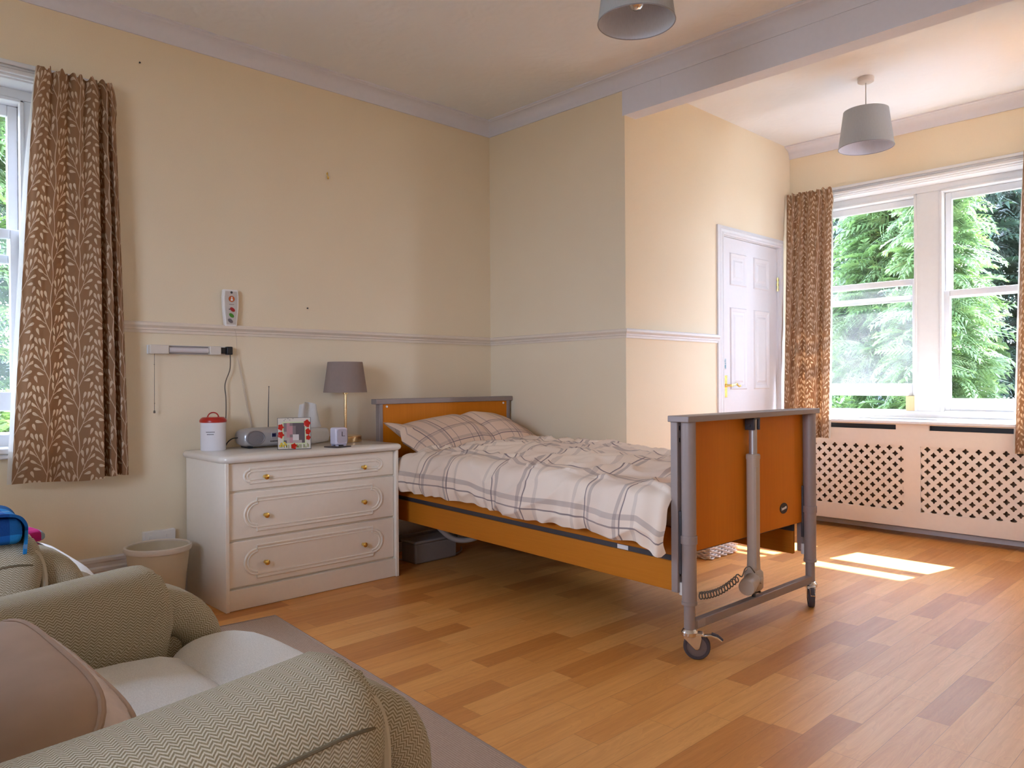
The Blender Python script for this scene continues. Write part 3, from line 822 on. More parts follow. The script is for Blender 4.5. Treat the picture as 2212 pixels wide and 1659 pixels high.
mb = MB(); mb.box(uf + 0.0151, uf + 0.0158, 0.075, 0.125, 0.109, 0.134); mb.build('sticker', plain('faded_grey_sticker', (0.36, 0.30, 0.29, 1), 0.5), cb)
# lift actuator
av = 0.505
mb = MB(); mb.tube([(uf, av, 0.715), (uf, av, 0.870)], 0.0165, 16)
act = mb.build('actuator_rod', plain('anodised_aluminium', (0.42, 0.38, 0.36, 1), 0.35, 0.5, 0.6), bed)
mb = MB(); mb.box(uf - 0.022, uf + 0.020, av - 0.026, av - 0.016, 0.825, 0.876); mb.box(uf - 0.022, uf + 0.020, av + 0.016, av + 0.024, 0.825, 0.876); mb.box(uf - 0.022, uf + 0.020, av - 0.026, av + 0.024, 0.868, 0.876)
mb.tube([(uf, av - 0.034, 0.842), (uf, av + 0.034, 0.842)], 0.006, 10); mb.build('clevis', M['darkmetal'], act, bevel=0.002)
mb = MB()
ring = rrect(0.054, 0.046, 0.016, 5)
rings = []
for z, s in ((0.225, 1.05), (0.245, 1.0), (0.30, 0.92), (0.45, 0.94), (0.60, 0.95), (0.69, 0.96), (0.705, 0.96), (0.7055, 1.04), (0.722, 1.04), (0.726, 0.9)):
    rings.append([(uf + y * s, av + x * s, z) for x, y in ring])
mb.loft(rings)
mb.box(uf + 0.018, uf + 0.024, av - 0.020, av - 0.006, 0.26, 0.675)
ab = mb.build('actuator_body', M['beigeplastic'], bed)
mb = MB()
rings = []
for z, s in ((0.166, 0.80), (0.176, 1.0), (0.212, 1.05), (0.240, 1.0), (0.252, 0.7)):
    rings.append([(uf + y * 1.35 * s, av + x * 1.38 * s, z) for x, y in ring])
mb.loft(rings)
mb.lathe([(0.014, 0), (0.014, 0.008), (0.010, 0.010), (0, 0.011)], T(uf + 0.032, av - 0.006, 0.212) @ R(90, 'Y'), 16)
mb.build('gearbox', M['beigeplastic'], ab, bevel=0.002)
dirm = Vector((0.30, -0.95, -0.08)).normalized(); q = Vector((0, 0, 1)).rotation_difference(dirm).to_matrix().to_4x4()
mb = MB(); mb.lathe([(0.026, 0), (0.031, 0.01), (0.031, 0.072), (0.033, 0.075), (0.033, 0.112), (0.030, 0.118), (0.0, 0.120)], T(uf + 0.004, av - 0.012, 0.214) @ q, 24)
mb.build('motor', M['beigeplastic'], ab)
mb = MB(); mb.box(uf - 0.010, uf + 0.010, av - 0.016, av + 0.016, 0.152, 0.170); mb.tube([(uf, av, 0.136), (uf, av, 0.156)], 0.008, 10); mb.tube([(uf - 0.02, av + 0.018, 0.157), (uf + 0.02, av + 0.018, 0.157)], 0.005, 8)
mb.build('rod_end', M['darkmetal'], ab)
# coiled cable from motor to left leg
P0 = Vector((uf + 0.026, 0.070, 0.232)); P1 = Vector((uf + 0.050, 0.300, 0.262)); path = []
for i in range(12 * 14 + 1):
    t = i / (12 * 14.0); a = 2 * pi * 14 * t; c = P0.lerp(P1, t); c.z -= 0.018 * sin(pi * t)
    path.append(c + Vector((0.010 * sin(a), 0, 0.013 * cos(a))))
path += cr([path[-1], (uf + 0.052, 0.325, 0.262), (uf + 0.045, 0.36, 0.285), (uf + 0.036, 0.41, 0.285), (uf + 0.03, 0.46, 0.25)], 14)[1:]
mb = MB(); mb.tube(path, 0.0026, 6); o = mb.build('coil_cable', M['coil'], bed); o['label'] = 'springy dark coiled cable'
# side boards
for v, sg in ((0.060, 1), (BW - 0.060, -1)):
    a, b = sorted((v, v + sg * 0.020))
    for (z0, z1) in ((0.249, 0.362), (0.384, 0.49)):
        mb = MB(); tilt_box(mb, 0.075, BL - 0.094, a, b, z0, z1); mb.build('side_board', M['railwood'], bed, bevel=0.003)
    a, b = sorted((v + sg * 0.008, v + sg * 0.024))
    mb = MB(); tilt_box(mb, 0.06, BL - 0.092, a, b, 0.355, 0.39); rg = mb.build('side_rail', M['darkmetal'], bed)
    if sg > 0:
        mb = MB(); tilt_box(mb, 1.735, 1.790, v + 0.0065, v + 0.0078, 0.3635, 0.3805); mb.build('sticker', M['whiteplastic'], rg)
mb = MB(); tilt_box(mb, 0.10, BL - 0.10, 0.10, BW - 0.10, 0.38, 0.42); mb.build('platform', M['darkmetal'], bed)
# castors
def castor(u, v, ang, pedal):
    """wheel trails along ang (radians, world axes ~ bed axes)"""
    d = Vector((cos(ang), sin(ang), 0)); n = Vector((-d.y, d.x, 0)); r = 0.049; w = 0.013
    hub = Vector((u, v, r)) + d * 0.026
    Mx = Matrix(((d.x, 0, n.x, hub.x), (d.y, 0, n.y, hub.y), (0, 1, 0, hub.z), (0, 0, 0, 1)))
    mb = MB(); mb.lathe([(0.030, 0.086), (0.031, 0.100), (0.026, 0.108), (0.022, 0.112)], T(u, v, 0), 20)
    for s in (-1, 1):
        off = s * (w + 0.004)
        poly = [(-0.048, 0.044), (0.014, 0.046), (0.018, 0.032), (0.010, -0.004), (0.003, -0.011), (-0.005, -0.010), (-0.012, -0.004), (-0.046, 0.030)]
        mb.prism(poly, 0.0035, Mx @ T(0, 0, off - 0.00175))
    poly = [(-0.052, 0.040), (0.028, 0.040), (0.020, 0.050), (-0.050, 0.050)]
    mb.prism(poly, 2 * w + 0.010, Mx @ T(0, 0, -w - 0.005))
    fk = mb.build('castor', M['chrome'], bed, bevel=0.0015)
    mb = MB(); mb.lathe([(0.036, -w), (r - 0.003, -w), (r, -w + 0.005), (r, w - 0.005), (r - 0.003, w), (0.036, w)], Mx, 36, (False, False))
    mb.build('wheel_tyre', M['rubber'], fk)
    mb = MB(); mb.lathe([(0.008, -w - 0.004), (0.010, -w + 0.002), (0.037, -w + 0.003), (0.037, w - 0.003), (0.010, w - 0.002), (0.008, w + 0.004)], Mx, 28)
    mb.build('wheel_hub', plain('brown_grey_hub', (0.16, 0.12, 0.11, 1), 0.5), fk)
    if pedal:
        mb = MB(); P = [(0.020, 0.042), (0.050, 0.046), (0.074, 0.040), (0.092, 0.026), (0.088, 0.021), (0.070, 0.034), (0.048, 0.039), (0.020, 0.034)]
        mb.prism(P, 0.020, Mx @ T(0, 0, -0.010)); mb.build('brake_pedal', M['chrome'], fk, bevel=0.0015)
        mb = MB(); P = [(0.052, 0.047), (0.074, 0.0405), (0.0925, 0.0262), (0.095, 0.029), (0.076, 0.045), (0.054, 0.052)]
        mb.prism(P, 0.016, Mx @ T(0, 0, -0.008)); mb.build('pedal_grip', M['rubber'], fk, bevel=0.001)
castor(uf, 0.044, 0.57, True)
castor(uf, BW - 0.044, -1.02, True)
castor(0.03, 0.045, 2.4, False); castor(0.03, BW - 0.045, 1.0, False)

# ------------------------------------------------------------------ mattress, pillow, duvet (each rests on the bed)
def bedw(p):
    c, s = cos(BTH), sin(BTH); return (BX + c * p[0] - s * p[1], BY + s * p[0] + c * p[1], p[2])
rings = []
for i, u in enumerate((0.085, 0.10, 0.12, 0.6, 1.2, 1.7, 1.98, 2.01, 2.02)):
    k = {0: 0.94, 1: 0.98, 8: 0.94, 7: 0.98}.get(i, 1.0)
    rings.append([bedw((u, BW / 2 + x * k, zt_(0.505 + y * k, u))) for x, y in rrect(0.88, 0.16, 0.04, 4)])
mb = MB(); mb.loft(rings)
tag(mb.build('mattress', M['mattress']), 'pale mattress under the plaid duvet on the care bed', 'mattress')

def duvet_profile(u):
    zh = lerpt([(0.25, 0.452), (0.9, 0.446), (1.05, 0.432), (1.36, 0.420), (1.58, 0.424), (1.80, 0.412), (1.92, 0.420), (2.03, 0.374), (2.075, 0.46)], u)
    zs = lerpt([(0.25, 0.625), (0.9, 0.632), (1.3, 0.622), (2.05, 0.585)], u)
    ztp = lerpt([(0.25, 0.672), (0.7, 0.690), (1.1, 0.690), (1.5, 0.672), (2.06, 0.618)], u)
    zf = lerpt([(0.25, 0.668), (0.7, 0.684), (1.03, 0.686), (1.25, 0.663), (1.4, 0.640), (2.06, 0.610)], u)
    zfh = lerpt([(0.25, 0.46), (1.6, 0.44), (1.9, 0.43), (2.06, 0.415)], u)
    hk = min(1.0, max(0.0, (u - 0.40) / 0.15)); bl = hk * (0.012 * sin(u * 9.0) + 0.006 * sin(u * 23.0 + 1)) + 0.014 * (1 - hk)
    vf = lerpt([(0.9, -0.085), (1.28, 0.0)], u)
    return [(-0.030 + bl, u, zh), (-0.048 + bl, u, zh + 0.05), (-0.040 + bl * 0.6, u, (zh + zs) / 2 + 0.02), (-0.004, u, zs + 0.005), (0.075, u, zs + 0.036), (0.20, u, ztp - 0.006),
            (0.36, u, ztp + 0.012), (0.55, u, ztp + 0.004), (0.75, u, ztp + 0.010), (0.93 + vf * 0.6, u, zf), (1.03 + vf, u, zf - 0.05), (1.075 + vf, u, zf - 0.13), (1.085 + vf, u, zfh + 0.03), (1.08 + vf, u, zfh)]
NA, NU = 170, 190
U0, U1 = 0.275, 2.036
prof = {}
for j in range(NU):
    u = U0 + (U1 - U0) * j / (NU - 1)
    prof[j] = cr(duvet_profile(u), NA)
def wrinkle(a, u):
    """small cloth relief in metres; a = arc position across"""
    w = 0.012 * mnoise.noise(Vector((a * 5.0, u * 4.0, 0.3))) + 0.009 * mnoise.noise(Vector((a * 12.0, u * 10.0, 4.1)))
    r = 1.0 - abs(mnoise.noise(Vector((a * 6.0 + u * 2.0, u * 7.0 - a * 3.0, 9.0)))) * 2.2
    w += 0.020 * max(0.0, r) ** 2 * (1.0 if a > 0.26 else 0.5)
    if a < 0.34: w += 0.0045 * sin(u * 60.0 + 5 * mnoise.noise(Vector((u * 5, a * 4, 2)))) * (1 - a / 0.34) + 0.006 * sin(u * 17 + a * 8) * (1 - a / 0.34)
    hd = max(0.0, 1.0 - (u - U0) / 0.55)                      # deep gathers near the pillow
    if a < 0.5: w += 0.012 * hd * sin((u * 24.0 + a * 12.0))
    return w
arcs = {}
for j in range(NU):
    P = prof[j]; A = [0.0]
    for i in range(1, NA): A.append(A[-1] + (P[i] - P[i - 1]).length)
    arcs[j] = A
def duv(fi, fj):
    i = int(round(fi * (NA - 1))); j = int(round(fj * (NU - 1)))
    P = prof[j]; p = P[i].copy()
    t = P[min(i + 1, NA - 1)] - P[max(i - 1, 0)]; nrm = Vector((-t.z, 0, t.x))
    nrm = nrm.normalized() if nrm.length > 0 else Vector((0, 0, 1))
    u = p.y
    w = wrinkle(arcs[j][i], u)
    edge = min(1.0, (u - U0) / 0.05, (U1 - u) / 0.03 + 0.2)
    p = p + nrm * (w - 0.004 - 0.03 * (1 - max(0.0, edge)) ** 2)
    # slight skew of the ends
    uu = u + 0.030 * mnoise.noise(Vector((arcs[j][i] * 3.0, 1.0, 0.0))) * max(0.0, 1.0 - (u - U0) / 0.4)
    return bedw((uu, p.x, p.z))
def duvuv(fi, fj):
    i = int(round(fi * (NA - 1))); j = int(round(fj * (NU - 1)))
    a = arcs[j][i]; u = U0 + (U1 - U0) * j / (NU - 1)
    wob = 0.018 * mnoise.noise(Vector((a * 2.5, u * 2.0, 7.0)))
    ro = max(0.0, 0.9 - u) * 0.35 * max(0.0, a - 0.30)        # the print turns where the top is pulled askew
    return (a + wob + ro * 0.3, u + wob * 1.3 + 0.30 * max(0.0, a - 0.28) * (1.0 if a < 0.9 else 0.7) * (0.4 + 0.5 * sin(u * 2.0)))
mb = MB(); mb.grid(NA, NU, duv, duvuv)
dv = mb.build('duvet', M['duvet'], smooth=80, solid=(0.022, -1.0))
tag(dv, 'rumpled beige plaid duvet spread over the care bed', 'duvet')

# pillow leaning on the headboard
PW, PH, PT = 0.86, 0.42, 0.17
def pil(s):
    def f(a, b):
        x = (a * 2 - 1); y = (b * 2 - 1)
        ex = 1 - 0.055 * (1 - y * y) ** 1.0; ey = 1 - 0.10 * (1 - x * x)
        th = max(0.0, (1 - abs(x) ** 2.6)) ** 0.55 * max(0.0, (1 - abs(y) ** 2.4)) ** 0.55
        X = x * PW / 2 * (ex if True else 1); Y = y * PH / 2 * ey
        Z = s * (PT / 2 * th) + 0.010 * mnoise.noise(Vector((x * 2.2, y * 2.0, 3.0 + s))) * th
        Z -= 0.045 * max(0.0, 1 - abs(x - 0.12) / 0.16) * th * max(0.0, s) * 0.55     # the dent across the middle
        # centre bows up, left corner pulled up into an ear
        Z += 0.012 * th
        
        p = Matrix.Rotation(radians(40), 3, 'Y').inverted() @ Vector((0, 0, 0))
        c, sn = cos(radians(20)), sin(radians(20))
        # local y climbs the headboard (towards -u, +z)
        return bedw((0.285 - Y * c + Z * sn, 0.462 + X - 0.02 * y, 0.715 + Y * sn + Z * c + 0.015 * (1 - x * x) + 0.028 * x + (0.05 * max(0.0, -x - 0.8) / 0.2 if y > 0.3 else 0.0)))
    return f
mb = MB()
n1, n2 = 56, 34
top = pil(1); bot = pil(-1)
mb.grid(n1, n2, top, lambda a, b: (b * PH, a * PW))
mb.grid(n1, n2, bot, lambda a, b: (b * PH + 0.2, a * PW + 0.1))
pl = mb.build('pillow', M['pillow'], smooth=70)
tag(pl, 'plaid pillow leaning against the orange headboard', 'pillow')
# ------------------------------------------------------------------ chest of drawers
CO = (0.25, -1.571, 0)
chest = thing('chest_of_drawers', 'ivory white three-drawer chest with brass knobs', 'chest of drawers', CO)
cx0, cx1, cy0, cy1 = 0.024, 0.482, -2.040, -1.103
mb = MB()
mb.box(cx0, cx1, cy0, cy0 + 0.018, 0.0, 0.672); mb.box(cx0, cx1, cy1 - 0.018, cy1, 0.0, 0.672)
mb.box(cx0, cx0 + 0.008, cy0 + 0.018, cy1 - 0.018, 0.0, 0.672); mb.box(cx0, cx1 - 0.03, cy0 + 0.018, cy1 - 0.018, 0.640, 0.672)
mb.box(cx0 + 0.01, cx1 - 0.034, cy0 + 0.018, cy1 - 0.018, 0.05, 0.60)
mb.build('carcass', M['chest'], chest, off=CO, bevel=0.0025)
mb = MB(); mb.box(cx1 - 0.040, cx1 - 0.008, cy0 + 0.018, cy1 - 0.018, 0.001, 0.094); mb.build('plinth', M['chest'], chest, off=CO, bevel=0.002)
mb = MB()
pr = [(0.0, 0.674), (0.488, 0.674), (0.500, 0.680), (0.505, 0.690), (0.500, 0.700), (0.490, 0.704), (0.0, 0.704)]
rr = rrect(0.505, 0.985, 0.05, 5)
rings = []
for z, s in ((0.672, -0.010), (0.678, -0.003), (0.688, 0.0), (0.698, -0.003), (0.704, -0.012)):
    rings.append([(0.2555 + x * (1 + s * 2 / 0.505), -1.5715 + y * (1 + s * 2 / 0.985), z) for x, y in rr])
rings.insert(0, rings[0])
mb.loft(rings); mb.build('top', M['chesttop'], chest, off=CO, smooth=50)
for (za, zb) in ((0.541, 0.667), (0.320, 0.531), (0.103, 0.310)):
    ya, yb = cy0 + 0.020, cy1 - 0.020
    mb = MB(); xf = cx1 - 0.018
    mb.box(xf - 0.016, xf, ya, yb, za, zb)
    d = mb.build('drawer', M['chest'], chest, off=CO, bevel=0.004, seg=3)
    # routed panel outline with scalloped ends
    for inset, r in ((0.0, 0.0062), (0.015, 0.0046)):
        h = (zb - za) / 2 - 0.030 - inset; w = (yb - ya) / 2 - 0.075 - inset; zc, yc = (za + zb) / 2, (ya + yb) / 2
        rad = h * 0.80; P = []
        for s, a0 in ((1, -90), (-1, 90)):
            P.append((s * w * 0.0, -s * h))
            P.append((s * (w - rad), -s * h)); P.append((s * (w - rad), -s * (rad)))
            for k in range(15):
                a = radians(a0 + 180 * k / 14); P.append((s * (w - rad) + rad * 0.98 * cos(a), rad * 0.98 * sin(a)))
            P.append((s * (w - rad), s * rad)); P.append((s * (w - rad), s * h))
        Q = [(xf + 0.0004, yc + p[0], zc + p[1]) for p in P]
        mb = MB(); mb.tube(Q, r, 6, closed=True); mb.build('panel_moulding', M['chest'], d, off=CO)
    zk = (za + zb) / 2 - 0.008
    for yk in (-1.846, -1.315):
        mb = MB(); mb.lathe([(0.008, 0.0), (0.005, 0.004), (0.0045, 0.012), (0.009, 0.016), (0.0125, 0.021), (0.012, 0.026), (0.007, 0.029), (0.0, 0.030)], T(xf, yk, zk) @ R(90, 'Y'), 20)
        mb.build('knob', M['brass'], d, off=CO)
ZTOP = 0.7045

# ------------------------------------------------------------------ things on the chest
o0 = (0.122, -1.945, ZTOP)
tin = thing('storage_tin', 'white enamel storage tin with red lid on the chest end', 'tin', o0)
mb = MB(); mb.lathe([(0.0, 0), (0.057, 0.0), (0.059, 0.004), (0.059, 0.138), (0.0, 0.138)], None, 40, (False, False)); mb.build('body', M['enamel'], tin)
mb = MB(); mb.lathe([(0.0, 0.136), (0.061, 0.136), (0.063, 0.139), (0.0625, 0.148), (0.058, 0.154), (0.054, 0.158), (0.050, 0.161), (0.0, 0.162)], None, 40, (False, False)); ld = mb.build('lid', M['red'], tin)
mb = MB(); hd = []
for k in range(15):
    a = pi * k / 14; hd.append((0.018 * cos(a) * 0.55, 0.023 * cos(a), 0.160 + 0.024 * sin(a)))
mb.tube(hd, 0.0032, 8); mb.lathe([(0.006, 0), (0.006, 0.003), (0, 0.004)], T(0.0099, 0.023, 0.160), 10); mb.lathe([(0.006, 0), (0.006, 0.003), (0, 0.004)], T(-0.0099, -0.023, 0.160), 10)
mb.build('handle', M['red'], ld)
mb = MB()
def tin_marks(z, h, widths, ac):
    tot = sum(widths) + 0.0012 * (len(widths) - 1); s = -tot / 2
    for w in widths:
        a0 = ac + s / 0.0593; a1 = ac + (s + w) / 0.0593; r = 0.0594
        vs = [(r * cos(a), r * sin(a), zz) for zz in (z, z + h) for a in (a0, a1)]
        vs += [((r - 0.0008) * cos(a), (r - 0.0008) * sin(a), zz) for zz in (z, z + h) for a in (a0, a1)]
        mb.add(vs, [(0, 1, 3, 2), (4, 6, 7, 5), (0, 2, 6, 4), (1, 5, 7, 3), (0, 4, 5, 1), (2, 3, 7, 6)])
        s += w + 0.0012
tin_marks(0.089, 0.0038, [0.004, 0.0035, 0.003, 0.0035, 0.004, 0.003, 0.0035, 0.0035, 0.003], -0.62)
tin_marks(0.078, 0.0040, [0.004, 0.003, 0.0035, 0.0035, 0.003, 0.0035, 0.0035], -0.62)
mb.build('printed_lettering', M['darkmetal'], tin)

o0 = (0.135, -1.668, ZTOP)
rad = thing('radio', 'silver portable radio with round speaker behind the poppy frame', 'radio', o0, radians(-4))
mb = MB(); rings = []
for y, s in ((-0.148, 0.55), (-0.144, 0.72), (-0.130, 0.88), (-0.105, 0.97), (-0.07, 1.0), (0.07, 1.0), (0.105, 0.97), (0.130, 0.88), (0.144, 0.72), (0.148, 0.55)):
    rings.append([(x, y, 0.052 + z) for x, _, z in sring(0.0, 0.0, 0.150 * (0.6 + 0.4 * s), 0.096 * s, 3.2, 28)])
mb.loft(rings); body = mb.build('body', M['silver'], rad, smooth=50)
for yc in (-0.092, 0.092):
    mb = MB(); vs = []
    Mx = T(0.0745, yc, 0.052) @ R(90, 'Y')
    prof = [(0.040, -0.012), (0.040, 0.0), (0.037, 0.004), (0.034, 0.002), (0.020, 0.0045), (0.0, 0.0055)]
    mb.lathe(prof, Mx @ Matrix.Diagonal((0.93, 1.18, 1, 1)), 32, (False, False)); mb.build('speaker_grille', M['grille'], body)
mb = MB(); mb.box(0.0735, 0.0775, -0.014, 0.020, 0.046, 0.078); pn = mb.build('control_panel', M['silver'], body, bevel=0.002)
mb = MB(); mb.box(0.0775, 0.0785, -0.010, 0.010, 0.055, 0.072); mb.build('display', M['lcd'], pn)
for k in range(4):
    mb = MB(); mb.box(0.074, 0.0782, -0.018 + k * 0.010, -0.012 + k * 0.010, 0.030, 0.036); mb.build('button', M['darkmetal'], pn)
mb = MB(); mb.tube([(-0.045, 0.020, 0.095), (-0.047, 0.022, 0.19), (-0.048, 0.026, 0.305)], [0.0028, 0.0022, 0.0016], 8); mb.lathe([(0.0, 0), (0.004, 0.003), (0.0, 0.008)], T(-0.048, 0.026, 0.304), 8)
mb.build('aerial', M['darkmetal'], rad)
mb = MB(); mb.tube(cr([(-0.02, -0.146, 0.052), (-0.03, -0.172, 0.048), (-0.045, -0.190, 0.030), (-0.060, -0.196, 0.008), (-0.080, -0.190, 0.004), (-0.105, -0.180, 0.004)], 30), 0.0028, 8)
mb.build('power_lead', M['black'], rad)
for yc in (-0.11, 0.11):
    mb = MB(); mb.box(-0.05, 0.05, yc - 0.012, yc + 0.012, 0.0005, 0.012); mb.build('foot', M['black'], rad)

# picture frame with pressed-glass poppies
o0 = (0.400, -1.660, ZTOP)
pf = thing('framed_photo', 'glass picture frame with red poppies and a blurred photo', 'picture frame', o0, radians(-26))
# local: frame plane faces +x, y across, leans back
LB = R(-14, 'Y')
FW, FH = 0.155, 0.158
mb = MB(); mb.box(-0.0016, 0.0016, -FW / 2, FW / 2, 0.004, FH, LB)
ng = NT('pale_frosted_glass', 0.25, 0.5, color=(0.62, 0.56, 0.49, 1))
fg = mb.build('glass', ng.mat, pf)
mb = MB(); c = [(-0.0, -FW / 2, 0.003), (0, FW / 2, 0.003), (0, FW / 2, FH), (0, -FW / 2, FH)]
mb.tube([LB @ Vector(p) for p in c], 0.0022, 6, closed=True); mb.build('lead_edge', M['darkmetal'], pf)
mb = MB(); px, pz = 0.0, 0.082; w2, h2 = 0.050, 0.050
for (a, b, z0, z1) in ((-w2 - 0.006, w2 + 0.006, pz - h2 - 0.006, pz - h2), (-w2 - 0.006, w2 + 0.006, pz + h2, pz + h2 + 0.006), (-w2 - 0.006, -w2, pz - h2, pz + h2), (w2, w2 + 0.006, pz - h2, pz + h2)):
    mb.box(0.0016, 0.0036, a, b, z0, z1, LB)
mb.build('inner_mount', plain('pale_green_mount', (0.55, 0.60, 0.35, 1), 0.5), pf)
mb = MB(); mb.box(0.0016, 0.0022, -w2, w2, pz - h2, pz + h2, LB); ph = mb.build('photo', plain('dark_mauve_photo', (0.10, 0.075, 0.085, 1), 0.4), pf)
tones = {'p': (0.45, 0.22, 0.24, 1), 'g': (0.20, 0.15, 0.16, 1), 'w': (0.62, 0.56, 0.55, 1), 't': (0.40, 0.33, 0.31, 1)}
tones = {k: plain('photo_tone_' + k, v, 0.4) for k, v in tones.items()}
rows = ['gpg....', 'gppg...', 'gppg...', 'tppg...', 'tpgww..', 'ttpww..', '.tpttt.']
for key in 'pgwt':
    mb = MB(); c = 2 * w2 / 7
    for r, row in enumerate(rows):
        for k, ch in enumerate(row):
            if ch == key: mb.box(0.0022, 0.0025, -w2 + k * c, -w2 + (k + 1) * c, pz + h2 - (r + 1) * c, pz + h2 - r * c, LB)
    mb.build('photo_block', tones[key], ph, smooth=0)
poppy = plain('glossy_red_glass', (0.50, 0.012, 0.006, 1), 0.2)
for (y, z, r) in ((0.060, 0.128, 0.017), (-0.062, 0.112, 0.014), (-0.062, 0.074, 0.015), (0.064, 0.088, 0.014), (0.066, 0.058, 0.011), (-0.002, 0.018, 0.014)):
    mb = MB(); ring = [(r * (1 + 0.13 * cos(5 * a + y * 90)) * cos(a), r * 1.1 * (1 + 0.13 * cos(5 * a + y * 90)) * sin(a)) for a in [2 * pi * k / 30 for k in range(30)]]
    Mx = LB @ T(0.0016, y, z) @ R(90, 'Z') @ R(90, 'X')
    n = 30; vs = [Mx @ Vector((p[0], p[1], 0)) for p in ring] + [Mx @ Vector((p[0] * 0.7, p[1] * 0.7, 0.003)) for p in ring] + [Mx @ Vector((0, 0, 0.0022))]
    fs = [(k, (k + 1) % n, n + (k + 1) % n, n + k) for k in range(n)] + [(n + k, n + (k + 1) % n, 2 * n) for k in range(n)]
    mb.add(vs, fs); mb.build('poppy', poppy, pf)
YG = plain('yellow_glass_paint', (0.62, 0.43, 0.03, 1), 0.3)
mb = MB(); random.seed(3)
for k in range(22):
    y = random.uniform(-0.07, 0.07); z = random.uniform(0.006, 0.012); h = random.uniform(0.008, 0.02)
    mb.box(0.0016, 0.0024, y, y + 0.003, z, z + h, LB)
mb.build('leaf_painting', plain('green_glass_paint', (0.16, 0.20, 0.03, 1), 0.4), pf)
for (y, z) in ((-0.060, 0.030), (-0.046, 0.034), (-0.066, 0.020), (-0.052, 0.020), (-0.040, 0.026)):
    mb = MB(); mb.lathe([(0.0065, 0), (0.005, 0.0022), (0, 0.003)], LB @ T(0.0016, y, z) @ R(90, 'Y'), 8)
    mb.build('yellow_flower', YG, pf)
mb = MB()
for (y, z) in ((-0.045, 0.150), (-0.032, 0.153), (-0.050, 0.143), (-0.024, 0.147), (-0.008, 0.153)): mb.box(0.0016, 0.0022, y, y + 0.006, z, z + 0.002, LB)
mb.build('bird_mark', M['darkmetal'], pf)
mb = MB(); mb.tube([(-0.026, 0, 0.098), (-0.072, 0, 0.003)], 0.004, 8); mb.build('strut', M['black'], pf)

# tissues
o0 = (0.120, -1.422, ZTOP)
tp = thing('tissue_pack', 'white tissue packet with one tissue pulled up', 'tissues', o0, radians(8))
mb = MB(); rings = []
for y, s in ((-0.086, 0.55), (-0.080, 0.86), (-0.05, 0.98), (0.0, 1.0), (0.05, 0.98), (0.080, 0.86), (0.086, 0.5)):
    rings.append([(x + 0.004 * sin(y * 90), y, 0.044 + z * (1 + 0.05 * sin(y * 70 + x * 60))) for x, _, z in sring(0, 0, 0.115 * (0.75 + 0.25 * s), 0.085 * s, 3.6, 28)])
mb.loft(rings); mb.build('wrapper', M['paper'], tp, smooth=60)
mb = MB()
def tis(a, b):
    y = -0.085 + 0.160 * a * (1 - 0.30 * b) + 0.01 * b; h = 0.086 + 0.125 * b * (0.75 + 0.35 * sin(pi * (0.25 + 0.6 * a)))
    return (0.014 * sin(a * 10) * (0.35 + b) + 0.012 * b, y, h)
mb.grid(22, 14, tis); mb.build('tissue', M['paper'], tp, smooth=80, solid=(0.0012, 0))

# coaster and clock
o0 = (0.432, -1.440, ZTOP)
tag(MB().box(-0.048, 0.048, -0.048, 0.048, 0.0005, 0.006).build('coaster', M['mat_dark'], bevel=0.002), 'square dark brown coaster under the lilac white clock', 'coaster')
co = bpy.data.objects['coaster']; co.location = o0; co.rotation_euler = (0, 0, radians(14))
o1 = (0.418, -1.425, ZTOP + 0.0062)
ck = thing('alarm_clock', 'small lilac white cube clock standing on a dark coaster', 'clock', o1, radians(-2))
mb = MB(); mb.box(-0.032, 0.032, -0.034, 0.034, 0.004, 0.092); mb.build('case', M['clock'], ck, bevel=0.010, seg=4)
mb = MB(); mb.prism(rrect(0.052, 0.070, 0.012, 5), 0.004, T(0, 0.0335, 0.050) @ R(-90, 'X')); fc = mb.build('face', plain('silver_grey_dial', (0.40, 0.37, 0.42, 1), 0.25), ck)
mb = MB(); mb.prism(rrect(0.052, 0.070, 0.012, 5), 0.004, T(0.0315, 0, 0.050) @ R(90, 'Z') @ R(90, 'X')); fc = mb.build('face', plain('silver_grey_dial_front', (0.46, 0.43, 0.50, 1), 0.25), ck)
mb = MB(); mb.box(0.0355, 0.0365, -0.0015, 0.0015, 0.05, 0.072); mb.box(0.0355, 0.0365, -0.001, 0.016, 0.049, 0.051); mb.build('hand', M['black'], fc)
for x in (-0.022, 0.022):
    for y in (-0.022, 0.022):
        mb = MB(); mb.box(x - 0.006, x + 0.006, y - 0.006, y + 0.006, 0.0, 0.0045); mb.build('foot', M['clock'], ck)

# table lamp
o0 = (0.143, -1.217, ZTOP)
tl = thing('table_lamp', 'table lamp with taupe drum shade and gold base', 'lamp', o0)
mb = MB(); mb.lathe([(0.0, 0.0), (0.086, 0.0), (0.088, 0.003), (0.088, 0.030), (0.084, 0.034), (0.030, 0.038), (0.010, 0.041), (0.0, 0.041)], None, 48, (False, False)); mb.build('base', M['gold'], tl)
mb = MB(); mb.lathe([(0.0075, 0.040), (0.0075, 0.262), (0.014, 0.264), (0.014, 0.282), (0.009, 0.285), (0.009, 0.33)], None, 20); mb.build('stem', M['gold'], tl)
mb = MB(); mb.lathe([(0.119, 0.272), (0.095, 0.440), (0.0935, 0.440), (0.1175, 0.272)], None, 56, (False, False))
mb.f += [(i, (i + 1) % 56, 3 * 56 + (i + 1) % 56, 3 * 56 + i) for i in range(56)]
sh = mb.build('shade', M['shadegrey'], tl)
mb = MB()
for k in range(3):
    a = 2 * pi * k / 3; mb.tube([(0.009 * cos(a), 0.009 * sin(a), 0.310), (0.112 * cos(a), 0.112 * sin(a), 0.300)], 0.0018, 6)
mb.lathe([(0.010, 0.33), (0.012, 0.345), (0.026, 0.375), (0.028, 0.390), (0.020, 0.412), (0.0, 0.418)], None, 16, (False, False)); mb.build('bulb', M['paper'], tl)

